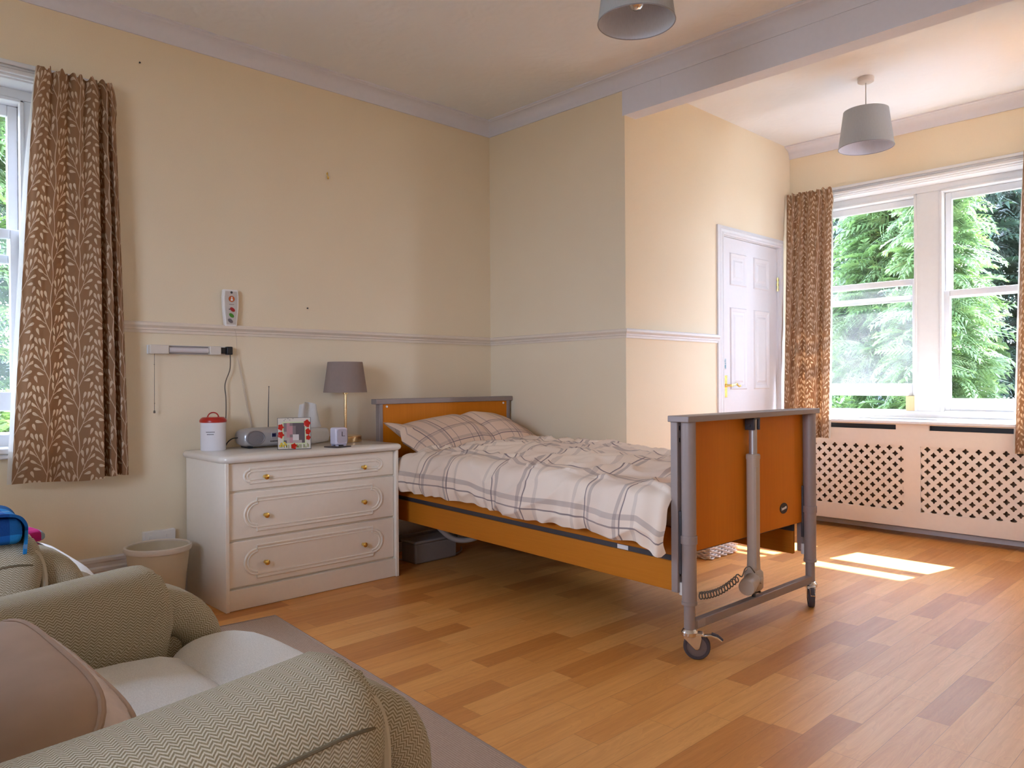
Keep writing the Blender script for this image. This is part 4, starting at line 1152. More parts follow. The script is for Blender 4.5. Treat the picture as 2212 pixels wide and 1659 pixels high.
# ------------------------------------------------------------------ things on the long wall
o0 = (0.0, -2.01, 1.19)
wl = thing('wall_light', 'slim cream strip light with pull cord under the dado rail', 'wall light', o0)
mb = MB(); mb.box(0.001, 0.016, -2.212, -1.815, 1.174, 1.217); bp = mb.build('back_plate', M['whiteplastic'], wl, off=o0, bevel=0.002)
cap = plain('cream_end_cap', (0.66, 0.60, 0.53, 1), 0.4)
for a, b in ((-2.212, -2.125), (-1.930, -1.872)):
    mb = MB(); mb.box(0.016, 0.052, a, b, 1.174, 1.217); mb.build('end_cap', cap, wl, off=o0, bevel=0.004, seg=3)
mb = MB(); mb.box(0.016, 0.030, -2.125, -1.930, 1.176, 1.215); mb.build('reflector', plain('grey_reflector', (0.28, 0.25, 0.25, 1), 0.4), wl, off=o0)
mb = MB(); mb.tube([(0.036, -2.122, 1.194), (0.036, -1.933, 1.194)], 0.013, 16); mb.build('tube', plain('white_frosted_tube', (0.62, 0.58, 0.60, 1), 0.3), wl, off=o0)
mb = MB(); mb.tube([(0.030, -2.186, 1.176), (0.030, -2.188, 0.905)], 0.0012, 6)
for z in (1.12, 0.935): mb.lathe([(0, 0), (0.0032, 0.003), (0, 0.006)], T(0.030, -2.187, z), 8)
mb.lathe([(0.0, 0.0), (0.005, 0.002), (0.004, 0.012), (0.0, 0.016)], T(0.030, -2.188, 0.890), 10); mb.build('pull_cord', M['coil'], wl, off=o0)
o1 = (0.02, -1.84, 1.17)
pg = thing('power_adaptor', 'black plug and dark cable at the strip light end', 'plug', o1)
mb = MB(); mb.box(0.001, 0.034, -1.871, -1.838, 1.181, 1.212); mb.box(0.001, 0.042, -1.838, -1.808, 1.176, 1.217)
mb.build('plug', M['black'], pg, off=o1, bevel=0.004)
mb = MB(); mb.tube(cr([(0.030, -1.818, 1.178), (0.030, -1.817, 1.14), (0.028, -1.820, 1.097), (0.024, -1.838, 1.045), (0.022, -1.843, 1.01), (0.022, -1.838, 0.956), (0.020, -1.837, 0.885), (0.020, -1.842, 0.80), (0.018, -1.842, 0.735), (0.010, -1.842, 0.712)], 50), 0.0030, 8)
mb.build('cable', M['coil'], pg, off=o1)
o0 = (0.0, -1.812, 1.415)
hs = thing('call_handset', 'white nurse call handset with coloured buttons on the wall', 'call button', o0)
mb = MB()
pts = [(-0.037, 0.094), (-0.041, 0.060), (-0.040, 0.0), (-0.030, -0.094), (0.030, -0.094), (0.040, 0.0), (0.041, 0.060), (0.037, 0.094)]
Mh = T(0.0, 0, 0) @ R(90, 'Z') @ R(90, 'X')
mb.prism(pts, 0.026, T(0.007, 0, 0) @ Mh); hb_ = mb.build('body', M['whiteplastic'], hs, bevel=0.005, seg=3)
mb = MB(); mb.box(0.0, 0.008, -0.02, 0.02, -0.03, 0.05); mb.build('wall_clip', M['whiteplastic'], hs)
mb = MB(); mb.prism([(x * 0.80, z * 0.90) for x, z in pts], 0.0012, T(0.0328, 0, 0) @ Mh); ov = mb.build('face_overlay', plain('pale_grey_overlay', (0.56, 0.51, 0.47, 1), 0.4), hs)
def button(y, z, a, b, ang, mat, nm='button', h=0.003):
    mb = MB(); P = [(a * cos(2 * pi * k / 24), b * sin(2 * pi * k / 24)) for k in range(24)]
    mb.prism(P, h, T(0.0338, y, z) @ Mh @ R(ang, 'Z')); return mb.build(nm, mat, ov, bevel=0.0008)
ob = button(0.002, 0.046, 0.0155, 0.0155, 0, plain('orange_button', (0.55, 0.10, 0.012, 1), 0.35))
mb = MB(); mb.prism([(0.004 * cos(2 * pi * k / 14), 0.007 + 0.004 * sin(2 * pi * k / 14)) for k in range(14)], 0.0006, T(0.0370, 0.002, 0.046) @ Mh)
mb.prism([(-0.0055, -0.010), (0.0055, -0.010), (0.0055, -0.001), (0.003, 0.002), (-0.003, 0.002), (-0.0055, -0.001)], 0.0006, T(0.0370, 0.002, 0.046) @ Mh); mb.build('button_symbol', M['whiteplastic'], ov)
button(0.006, -0.008, 0.0145, 0.0090, -38, plain('red_button', (0.36, 0.006, 0.012, 1), 0.35))
button(0.001, -0.038, 0.0145, 0.0090, -38, plain('green_button', (0.055, 0.23, 0.012, 1), 0.35))
button(-0.005, -0.066, 0.0145, 0.0090, -38, plain('grey_button', (0.15, 0.13, 0.14, 1), 0.35))
button(0.002, 0.079, 0.0062, 0.0062, 0, M['darkmetal'], 'indicator', 0.0015); button(-0.010, -0.007, 0.0030, 0.0030, 0, M['darkmetal'], 'indicator', 0.001)
mb = MB()
for k in range(7): mb.prism([(-0.012 + k * 0.0036, 0), (-0.0095 + k * 0.0036, 0), (-0.0095 + k * 0.0036, 0.0026), (-0.012 + k * 0.0036, 0.0026)], 0.0005, T(0.0338, 0.002, 0.0165) @ Mh)
mb.build('lettering', M['darkmetal'], ov)
path = cr([(0.018, -1.800, 1.322), (0.034, -1.792, 1.30), (0.036, -1.786, 1.26), (0.022, -1.779, 1.19), (0.018, -1.774, 1.165)], 16)
c = cr([(0.016, -1.774, 1.165), (0.016, -1.759, 1.097), (0.016, -1.735, 0.978), (0.016, -1.716, 0.881), (0.014, -1.696, 0.80)], 40); N = 64 * 9
for i in range(N + 1):
    t = i / N; k = min(int(t * 39), 38); f = t * 39 - k; p = c[k].lerp(c[k + 1], f); a = 2 * pi * 64 * t; rr_ = 0.0048 * min(1, t * 3 + 0.12)
    path.append(p + Vector((rr_ * 0.8 * cos(a), rr_ * sin(a), 0)))
path += cr([path[-1], (0.012, -1.69, 0.76), (0.012, -1.69, 0.72)], 8)[1:]
mb = MB(); mb.tube(path, 0.0010, 5); o = mb.build('coiled_cord', M['cord'], hs, off=o0); o['label'] = 'thin stretched coiled cord'
# small fixings left in the wall
for (y, z, lab) in ((-1.237, 2.197, 'tiny brass picture hook high above the bed head'), ):
    mb = MB(); mb.tube(cr([(0.002, y, z + 0.022), (0.004, y, z - 0.008), (0.012, y, z - 0.016), (0.016, y, z - 0.004)], 14), 0.0030, 8); mb.lathe([(0.006, 0), (0.004, 0.003), (0, 0.0035)], T(0.0, y, z + 0.014) @ R(90, 'Y'), 10)
    tag(mb.build('picture_hook', M['brass']), lab, 'hook')
for (y, z, lab) in ((-2.234, 2.552, 'dark nail high on the wall beside the top of the patterned curtain'), (-1.369, 1.443, 'dark nail in the wall just above the dado rail')):
    mb = MB(); mb.lathe([(0.0022, 0), (0.0022, 0.008), (0.0045, 0.0085), (0.0, 0.010)], T(0, y, z) @ R(90, 'Y'), 10); tag(mb.build('wall_nail', M['darkmetal']), lab, 'nail')
# socket behind the bin, with its lead
o0 = (0.0, -2.166, 0.285)
so = thing('wall_socket', 'white double socket on the wall behind the bin', 'socket', o0)
mb = MB(); mb.box(0.0, 0.030, -2.240, -2.094, 0.245, 0.329); sp = mb.build('box', M['whiteplastic'], so, off=o0, bevel=0.003)
for y in (-2.21, -2.13):
    mb = MB(); mb.box(0.030, 0.034, y - 0.008, y + 0.008, 0.295, 0.310); mb.build('switch', M['whiteplastic'], sp, off=o0)
mb = MB(); mb.tube(cr([(0.024, -2.10, 0.20), (0.030, -2.075, 0.215), (0.034, -2.062, 0.19), (0.036, -2.060, 0.12), (0.040, -2.075, 0.06), (0.045, -2.11, 0.012), (0.05, -2.16, 0.006)], 40), 0.003, 8)
mb.tube(cr([(0.034, -2.061, 0.12), (0.036, -2.09, 0.10), (0.034, -2.12, 0.085)], 12), 0.0028, 8)
tag(mb.build('power_cable', M['black']), 'black cable trailing between the waste bin and chest side', 'cable')
# waste bin
o0 = (0.205, -2.235, 0)
wb = thing('waste_bin', 'round cream plastic waste bin beside the chest of drawers', 'bin', o0)
mb = MB(); mb.lathe([(0.0, 0.0), (0.098, 0.0), (0.102, 0.006), (0.112, 0.09), (0.134, 0.290), (0.131, 0.290), (0.108, 0.09), (0.096, 0.006), (0.0, 0.006)], None, 56, (False, False)); mb.build('body', M['bin'], wb)
mb = MB(); mb.lathe([(0.132, 0.272), (0.140, 0.274), (0.143, 0.285), (0.141, 0.296), (0.134, 0.299), (0.1305, 0.294), (0.131, 0.285)], None, 56, (False, False)); mb.build('rim', plain('paler_bin_rim', (0.66, 0.57, 0.47, 1), 0.4), wb)
# things under and beyond the bed
o0 = (0.26, -0.62, 0)
mb = MB(); mb.tube([(0.40 + 0.14 * t + 0.012 * sin(t * 9), -0.86 + 0.36 * t, 0.30 - 0.50 * t * (1 - t) - 0.10 * t) for t in [k / 30 for k in range(31)]], 0.016, 12)
tag(mb.build('air_hose', M['tubeclear']), 'pale corrugated hose hanging under the bed head', 'hose')
mb = MB(); mb.tube(cr([(0.10, -0.95, 0.006), (0.22, -0.88, 0.006), (0.32, -0.76, 0.006), (0.33, -0.62, 0.006), (0.27, -0.50, 0.006), (0.20, -0.44, 0.008)], 40), 0.0045, 8)
tag(mb.build('floor_cable', M['tubeclear']), 'thin white cable looping on the floor under the bed', 'cable')
o0 = (0.285, -0.75, 0)
pu = thing('storage_box', 'pale box on the floor beneath the bed head', 'box', o0)
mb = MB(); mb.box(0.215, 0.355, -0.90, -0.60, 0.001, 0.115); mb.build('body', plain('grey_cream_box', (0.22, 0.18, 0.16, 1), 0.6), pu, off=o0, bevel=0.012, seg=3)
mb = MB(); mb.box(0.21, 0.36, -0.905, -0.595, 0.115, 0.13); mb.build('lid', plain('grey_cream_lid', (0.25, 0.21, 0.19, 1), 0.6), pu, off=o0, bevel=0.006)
# white wicker basket beyond the footboard
o0 = (1.335, 0.50, 0)
wk = thing('wicker_basket', 'white wicker basket on the floor beyond the bed', 'basket', o0, radians(0))
mb = MB(); W2, D2, HB = 0.145, 0.125, 0.155
per = []
for k in range(68):
    s = k / 68 * 4; e = int(s); f = s - e
    per.append([(-D2 + 2 * D2 * f, -W2), (D2, -W2 + 2 * W2 * f), (D2 - 2 * D2 * f, W2), (-D2, W2 - 2 * W2 * f)][e])
for r in range(14):
    z = 0.008 + r * 0.0112; P = []
    for k, (x, y) in enumerate(per):
        o_ = 0.0065 * (1 if ((k + 2 * r) // 2) % 2 else -1); L = sqrt(x * x + y * y); fl = 1.0 + 0.06 * z / HB
        P.append((x * fl + o_ * x / L, y * fl + o_ * y / L, z + 0.002 * sin(k * 1.57)))
    mb.tube(P, 0.0054, 6, closed=True)
mb.build('weave', M['wicker'], wk)
mb = MB(); mb.box(-D2 + 0.012, D2 - 0.012, -W2 + 0.012, W2 - 0.012, 0.002, 0.145); mb.build('liner', plain('white_basket_liner', (0.66, 0.62, 0.62, 1), 0.8), wk)

# ------------------------------------------------------------------ pendant lamps
def pendant(name, label, x, y, zc, zb, grp):
    o0 = (x, y, zc); p = thing(name, label, 'ceiling lamp', o0, 0, grp)
    zb -= zc
    mb = MB(); mb.lathe([(0.0, -0.0005), (0.044, -0.0005), (0.045, -0.006), (0.043, -0.026), (0.036, -0.030), (0.010, -0.032), (0.0, -0.032)], None, 32, (False, False)); mb.build('ceiling_rose', plain('cream_ceiling_rose', (0.66, 0.60, 0.55, 1), 0.4), p)
    mb = MB(); mb.tube([(0, 0, -0.03), (0, 0, zb + 0.19)], 0.0032, 8); mb.build('cord', plain('white_flex', (0.60, 0.55, 0.52, 1), 0.5), p)
    n = 64; mb = MB(); mb.lathe([(0.148, zb), (0.120, zb + 0.212), (0.1185, zb + 0.212), (0.1465, zb + 0.0015)], None, n, (False, False))
    sh = mb.build('shade', M['shadeblue'], p)
    mb = MB(); mb.lathe([(0.1460, zb + 0.002), (0.1180, zb + 0.211)], None, n, (False, False)); mb.build('shade_lining', M['shadein'], sh)
    mb = MB(); ring = [(0.1475 * cos(2 * pi * k / 48), 0.1475 * sin(2 * pi * k / 48), zb + 0.001) for k in range(48)]; mb.tube(ring, 0.0022, 6, closed=True); mb.build('shade_trim', plain('shade_edge_tape', (0.30, 0.29, 0.32, 1), 0.7), sh)
    mb = MB()
    for k in range(3):
        a = 2 * pi * k / 3 + 0.4; mb.tube([(0.016 * cos(a), 0.016 * sin(a), zb + 0.165), (0.119 * cos(a), 0.119 * sin(a), zb + 0.208)], 0.002, 6)
    mb.build('spider', M['whiteplastic'], p)
    mb = MB(); mb.lathe([(0.0, zb + 0.205), (0.015, zb + 0.205), (0.019, zb + 0.195), (0.019, zb + 0.145), (0.0, zb + 0.144)], None, 20, (False, False)); mb.build('lamp_holder', M['whiteplastic'], p)
    mb = MB(); mb.lathe([(0.012, zb + 0.146), (0.014, zb + 0.130), (0.026, zb + 0.100), (0.030, zb + 0.080), (0.027, zb + 0.062), (0.016, zb + 0.051), (0.0, zb + 0.048)], None, 24, (False, False)); mb.build('bulb', M['chrome'], p)
pendant('pendant_lamp', 'grey drum pendant hanging from the main room ceiling, cut by the photo top', 2.045, -1.085, ZC, 2.405, 'grey pendant lamps')
pendant('pendant_lamp', 'grey drum pendant hanging in the bay before the sash windows', 2.075, 1.045, ZC, 2.362, 'grey pendant lamps')
# ------------------------------------------------------------------ curtains
def curtain(label, org, e, n, x_top, x_bot, z_top, z_bot, ft, fb, d_top, d_bot, full, ruff, lin_left, lin_right, loc):
    """org: point on the wall line; e along the wall; n into the room; x_* = ranges along e; d_* = stand-off from the wall"""
    org, e, n = Vector(org), Vector(e), Vector(n)
    root = thing('curtain', label, 'curtain', loc)
    def sm(tab, s):
        if s <= tab[0][0]: return tab[0][1]
        for (a, va), (b, vb) in zip(tab, tab[1:]):
            if s <= b:
                t = (s - a) / (b - a); t = t * t * (3 - 2 * t); return va + (vb - va) * t
        return tab[-1][1]
    NX, NZ = 220, 70
    U = [0.0]; W = abs(x_bot[1] - x_bot[0])
    for i in range(1, NX):
        a, b = (i - 1) / (NX - 1), i / (NX - 1)
        U.append(U[-1] + sqrt((W / (NX - 1)) ** 2 + (sm(fb, b) - sm(fb, a)) ** 2))
    ks = full / U[-1]
    def pos(s, t, back=0.0):
        k = min(1.0, t * 1.15) ** 0.34
        x0 = x_top[0] + (x_bot[0] - x_top[0]) * t ** 0.85; x1 = x_top[1] + (x_bot[1] - x_top[1]) * t ** 0.7
        if t < 0.10: x1 += 0.010 * sin(pi * t / 0.10) ; 
        d = (1 - k) * sm(ft, s) + k * sm(fb, s)
        d += 0.006 * mnoise.noise(Vector((s * 7, t * 3.0, x_bot[0])))
        pin = max(0.0, 1 - abs(t - 0.055) / 0.05)
        d *= 1 - 0.25 * pin
        z = z_top + (z_bot - z_top) * t
        if t < 0.06: z += ruff * (0.6 * sin(s * 47.0) + 0.4 * sin(s * 83 + 1)) * (1 - t / 0.06)
        if t > 0.94: z += 0.006 * sin(s * 9.0) * (t - 0.94) / 0.06
        return org + e * (x0 + (x1 - x0) * s) + n * (d_top + (d_bot - d_top) * t + d - back) + Vector((0, 0, z))
    mb = MB()
    mb.grid(NX, NZ, lambda a, b: pos(a, b), lambda a, b: (U[int(round(a * (NX - 1)))] * ks, z_top + (z_bot - z_top) * b))
    mb.build('fabric', M['curtain'], root, smooth=80, solid=(0.0015, -1.0), off=loc)
    mb = MB()
    def lin(a, b):
        s = a; p = pos(min(max(s, 0), 1), b, 0.006 + 0.001)
        if a < 0.001: p = p - e * lin_left * min(1.0, b * 4)
        if a > 0.999: p = p + e * lin_right * min(1.0, b * 4)
        return p
    mb.grid(110, 40, lin); mb.build('lining', M['lining'], root, smooth=80, off=loc)
    return root
def folds(k, amp, base=0.004, skew=0.5):
    tab = []
    for i in range(k):
        a = i / k; tab += [(a, base), (a + skew / k, base + amp * (0.8 + 0.2 * sin(i * 2.3)))]
    tab.append((1.0, base)); return tab
fbA = [(0, .012), (.10, .045), (.24, .060), (.40, .030), (.52, .040), (.64, .066), (.735, .085), (.775, .006), (.815, .062), (.862, .066), (.892, .002), (.935, .050), (.975, .046), (1, .016)]
ftA = [(0, .006), (.06, .034), (.16, .034), (.20, .0), (.27, .036), (.36, .034), (.41, .0), (.48, .040), (.56, .036), (.61, .0), (.68, .040), (.76, .036), (.80, .0), (.87, .040), (.95, .034), (1, .006)]
curtain('taupe leaf-print curtain with white lining beside the armchairs', (0, 0, 0), (0, 1, 0), (1, 0, 0), (-2.672, -2.372), (-2.775, -2.318), 2.388, 0.612, ftA, fbA, 0.062, 0.060, 0.80, 0.012, 0.016, 0.0, (0.06, -2.53, 0.61))
curtain('leaf-print curtain hanging between white door and sash window', (0, YD, 0), (1, 0, 0), (0, -1, 0), (1.158, 1.492), (1.196, 1.530), 2.398, 0.620, folds(9, .030), [(0, .004), (.10, .052), (.22, .010), (.34, .055), (.45, .012), (.58, .060), (.76, .050), (.80, .004), (.90, .040), (1.0, .012)], 0.070, 0.218, 0.85, 0.009, 0.0, 0.012, (1.35, 1.85, 0.62))
curtain('leaf-print curtain at the far end of the bay sash windows, mostly out of the photo', (0, YD, 0), (1, 0, 0), (0, -1, 0), (2.652, 3.06), (2.634, 3.08), 2.396, 0.585, folds(9, .030), folds(6, .055, .004, .4), 0.070, 0.218, 0.95, 0.009, 0.010, 0.0, (2.85, 1.85, 0.58))

# ------------------------------------------------------------------ rug
ra = math.atan2(-0.141, 1.70)
rug = MB(); rug.box(0.0, 3.4, -2.3, 0.0, 0.0008, 0.008)
o = rug.build('rug', M['rug'], bevel=0.003); o.location = (0.682, -1.907, 0); o.rotation_euler = (0, 0, ra)
tag(o, 'flat grey brown woven rug under the armchairs', 'rug')
# bound edge
mb = MB(); mb.tube([(0, 0, 0.006), (3.4, 0, 0.006)], 0.005, 6); mb.tube([(0, 0, 0.006), (0, -2.3, 0.006)], 0.005, 6)
mb.build('bound_edge', plain('rug_edge_tape', (0.34, 0.24, 0.18, 1), 0.9), o)

# ------------------------------------------------------------------ armchairs
def armchair(label, loc, rz=0.0):
    root = thing('armchair', label, 'armchair', loc, rz, 'herringbone armchairs')
    H = M['herring']
    for s in (-1, 1):
        # padded inverted-U band of the arm
        xc = s * 0.392; path = []
        path += [(-0.76, 0.515), (-0.50, 0.515), (-0.25, 0.514), (-0.145, 0.512)]
        for k in range(1, 9):
            a = radians(90 - 90 * k / 8); path.append((-0.145 + 0.105 * cos(a), 0.407 + 0.105 * sin(a)))
        path += [(-0.039, 0.28), (-0.037, 0.18), (-0.039, 0.075)]
        rings = []; P = [Vector((0, y, z)) for y, z in path]
        for i, p in enumerate(P):
            t = (P[min(i + 1, len(P) - 1)] - P[max(i - 1, 0)]).normalized(); nn = Vector((0, -t.z, t.y))
            r = []
            for x, q in rrect(0.155, 0.100, 0.042, 5): r.append((xc + x, p.y + nn.y * q, p.z + nn.z * q))
            rings.append(r)
        mb = MB(); mb.loft(rings); band = mb.build('arm_band', H, root, smooth=60)
        mb = MB(); rings = []
        for y in (-0.76, -0.30, -0.100, -0.090): rings.append([(xc + x * (0.97 if y == -0.090 else 1), y, 0.275 + z * (0.97 if y == -0.090 else 1)) for x, z in rrect(0.118, 0.36, 0.02, 4)])
        mb.loft(rings); mb.build('arm_panel', H, band, smooth=50)
        # thick arm cushion
        xp = s * 0.402; rings = []
        for y, k, dz in ((-0.80, .90, -0.038), (-0.78, .97, -0.036), (-0.6, 1.0, -0.034), (-0.4, 1.0, -0.026), (-0.25, 1.0, -0.014), (-0.15, 0.99, -0.004), (-0.115, 0.97, 0.0), (-0.092, 0.90, -0.006), (-0.080, 0.80, -0.018), (-0.076, 0.60, -0.022)):
            r = []
            for i, (x, _, z) in enumerate(sring(0, 0, 0.228 * k, 0.262 * k, 3.0, 40)):
                g = 1.0 + (0.028 * sin(i * 2.6) if y > -0.13 else 0.0)        # gathers at the front
                sag = 0.010 * (1 - (x / 0.114) ** 2)
                r.append((xp + x * g, y - 0.045 + 0.012 * sin(z * 20), 0.470 + dz + z * g + sag))
            rings.append(r)
        mb = MB(); mb.loft(rings); pad = mb.build('arm_cushion', H, root, smooth=70)
        # piped seam along the outer side
        mb = MB(); Q = [(xp + s * 0.1085, y, 0.535 + 0.06 * (y + 0.15)) for y in (-0.80, -0.6, -0.4, -0.25, -0.19)] + [(xp + s * 0.104, -0.150, 0.528), (xp + s * 0.086, -0.127, 0.518)]
        mb.tube(cr(Q, 30), 0.0030, 6); mb.build('piping', M['seam'], pad)
        mb = MB()
        fl = [(-0.165, 0.572), (-0.133, 0.560), (-0.115, 0.52), (-0.109, 0.46), (-0.115, 0.40), (-0.139, 0.362)]
        mb.tube(cr([(xp + s * 0.080, y, z) for y, z in fl], 24), [0.004 + 0.005 * sin(pi * k / 23) for k in range(24)], 8); mb.build('gathered_edge', H, pad)
    # seat
    rings = []
    for y, k, zt2 in ((-0.70, 1.0, 0.440), (-0.45, 1.0, 0.448), (-0.24, 1.0, 0.446), (-0.165, 1.0, 0.440), (-0.130, 0.99, 0.428), (-0.120, 0.98, 0.405)):
        rings.append([(x * k, y, (zt2 + 0.26) / 2 + z * (zt2 - 0.26) / 0.2 + 0.010 * (1 - (x / 0.30) ** 2) * (1 if z > 0 else 0)) for x, z in rrect(0.590, 0.2, 0.045, 6)])
    mb = MB(); mb.loft(rings); mb.build('seat_cushion', M['seat_lit'], root, smooth=60)
    rings = []
    for k in range(13):
        x = -0.298 + 0.590 * k / 12; f = 1.0 - 0.12 * abs(k / 6 - 1) ** 6
        rings.append([(x, -0.030 + y * f, 0.362 + z * f) for y, _, z in sring(0, 0, 0.250, 0.200, 2.5, 36)])
    mb = MB(); mb.loft(rings); mb.build('seat_roll', M['seat_lit'], root, smooth=70)
    mb = MB(); mb.box(-0.312, 0.312, -0.74, -0.045, 0.075, 0.30); mb.build('base', H, root, bevel=0.01)
    # back
    rings = []
    for z, d in ((0.10, 0.10), (0.40, 0.12), (0.62, 0.14), (0.80, 0.15), (0.93, 0.13), (0.985, 0.09), (1.0, 0.04)):
        rings.append([(x, -0.80 - 0.10 * z + y, z) for x, y in rrect(0.90 - 0.05 * max(0, z - 0.8) * 5, d * 1.4, min(0.05, d * 0.65), 6)])
    mb = MB(); mb.loft(rings); mb.build('backrest', H, root, smooth=60)
    for x in (-0.39, 0.39):
        for y in (-0.70, -0.06):
            mb = MB(); mb.lathe([(0.018, 0.0), (0.022, 0.02), (0.026, 0.085)], T(x, y, 0), 14); mb.build('foot', M['darkmetal'], root)
    return root
armchair('sage herringbone armchair in the near corner holding a pink-brown cushion', (2.385, -2.712, 0.0082), radians(1.0))
armchair('herringbone armchair under the window with folded blankets on it', (0.895, -2.825, 0.0082), 0.0)

# cushion on the near chair
def cushion():
    root = thing('scatter_cushion', 'dusky pink brown cushion with satin edging on the near armchair', 'cushion', (2.33, -3.10, 0.46))
    C = Vector(CU_C); e1 = Vector(CU_E1).normalized(); nn = Vector(CU_N); nn = (nn - e1 * nn.dot(e1)).normalized(); e2 = nn.cross(e1)
    A, B, TH = CU_A, CU_B, CU_T
    def face(s):
        def f(a, b):
            an = 2 * pi * a; r = b
            c, sn = cos(an), sin(an); p = 4.2
            k = (abs(c) ** p + abs(sn) ** p) ** (-1 / p)
            x, y = A * r * c * k, B * r * sn * k
            h = (TH / 2 * 0.55) + TH * 0.62 * (1 - r ** 2.2) ** 0.7 + 0.006 * mnoise.noise(Vector((x * 7, y * 22, 5))) * (1 - r)
            return C + e1 * x + e2 * y + nn * (s * h)
        return f
    mb = MB(); mb.grid(72, 22, face(1)); mb.grid(72, 22, face(-1)); body = mb.build('cover', M['cushion'], root, smooth=80, off=(2.33, -3.10, 0.46))
    def edge(an):
        c, sn = cos(an), sin(an); k = (abs(c) ** 4.2 + abs(sn) ** 4.2) ** (-1 / 4.2); return C + e1 * (A * c * k) + e2 * (B * sn * k)
    N = 96; mb = MB(); h = TH / 2 * 0.55
    vs = [];
    for k in range(N):
        an = 2 * pi * k / N; p = edge(an); o_ = (p - C).normalized() * (0.003 + 0.003 * sin(k * 3.1))
        vs += [p + nn * h, p + nn * (h * 0.3) + o_, p - nn * (h * 0.3) + o_, p - nn * h]
    fs = [(k * 4 + j, ((k + 1) % N) * 4 + j, ((k + 1) % N) * 4 + j + 1, k * 4 + j + 1) for k in range(N) for j in range(3)]
    mb.add(vs, fs); mb.build('satin_gusset', M['satin'], root, smooth=80, off=(2.33, -3.10, 0.46))
    for s in (1, -1):
        mb = MB(); mb.tube([edge(2 * pi * k / 80) + nn * (s * h) for k in range(80)], 0.0055, 8, closed=True); mb.build('piping', M['cushion'], root, off=(2.33, -3.10, 0.46))
CU_C = (2.415, -3.225, 0.470); CU_E1 = (0.985, 0.06, -0.05); CU_N = (0.15, -0.68, 0.72); CU_A, CU_B, CU_T = 0.285, 0.155, 0.12
cushion()

# ------------------------------------------------------------------ folded blankets on the far chair
def m_tartan(name, cols):
    n = NT(name, 0.95, 0.05); p = n.sep(n.coord('Object'))
    f = n.m('FRACT', n.mul(p[1], 5.5)); g = n.m('FRACT', n.mul(n.add(p[2], n.mul(p[0], 1.0)), 6.5))
    c = n.mix(n.lt(f, 0.35), cols[0], cols[1]); c = n.mix(n.mul(n.lt(g, 0.4), 0.6), c, cols[2])
    c = n.mix(n.mul(n.lt(n.absv(n.sub(f, 0.6)), 0.05), 0.8), c, cols[3]); c = n.mix(n.mul(n.lt(n.absv(n.sub(g, 0.7)), 0.04), 0.6), c, cols[4])
    fz = n.noise(n.coord('Object'), 260.0, 2.0); n.col(n.mix(n.mul(fz, 0.25), c, (0.02, 0.05, 0.12, 1))); n.bump(fz, 0.4, 0.002); return n.mat
def folded(name, label, mat, loc, size, layers, rz, grp):
    root = thing(name, label, 'blanket', loc, rz, grp)
    W_, D_, Hh = size; h = Hh / layers
    for L in range(layers):
        mb = MB(); rings = []
        k0 = 1 - 0.02 * L
        for y, s in ((-D_ / 2, .7), (-D_ / 2 + .008, .95), (-D_ / 4, 1), (D_ / 4, 1), (D_ / 2 - .012, .97), (D_ / 2 - .003, .8), (D_ / 2, .5)):
            rings.append([(x * k0 + 0.004 * sin(y * 30 + L), y * k0, h * (L + 0.5) + z * s * 1.04 + 0.006 * mnoise.noise(Vector((x * 8, y * 8, L * 3.0)))) for x, _, z in sring(0, 0, W_, h, 5.0, 32)])
        mb.loft(rings); mb.build('fold', mat, root, smooth=70)
    return root
blue = m_tartan('blue_tartan_fleece', [(0.012, 0.10, 0.36, 1), (0.02, 0.20, 0.50, 1), (0.008, 0.015, 0.09, 1), (0.10, 0.35, 0.58, 1), (0.25, 0.35, 0.48, 1)])
pink = m_tartan('bright_striped_fleece', [(0.55, 0.02, 0.16, 1), (0.30, 0.36, 0.40, 1), (0.10, 0.34, 0.36, 1), (0.62, 0.50, 0.05, 1), (0.60, 0.04, 0.20, 1)])
rb = folded('folded_blanket', 'blue tartan blanket folded over the far armchair arm', blue, (1.297, -3.205, 0.597), (0.25, 0.42, 0.078), 1, 0.0, 'folded blankets on the far armchair')
mb = MB()
def drape(a, b):
    x = -0.118 + 0.236 * a; t = b
    P = cr([(0, -0.10, 0.080), (0, 0.12, 0.082), (0, 0.195, 0.078), (0, 0.222, 0.055), (0, 0.226, 0.02), (0, 0.224, -0.030)], 24)
    i = min(int(t * 23), 22); p = P[i].lerp(P[i + 1], t * 23 - i); bulge = 0.006 * sin(a * 11) * t
    return (x * (1 + 0.03 * sin(t * 5)), p.y + bulge, p.z + 0.004 * sin(a * 7))
mb.grid(30, 40, drape); mb.build('hanging_fold', blue, rb, smooth=80, solid=(0.008, 0))
folded('folded_blanket', 'pink, yellow and teal striped blanket folded on the far armchair seat', pink, (0.985, -3.095, 0.463), (0.36, 0.40, 0.120), 3, radians(8), 'folded blankets on the far armchair')
SKY, SUN, EXPO = 17.5, 38.0, 0.38
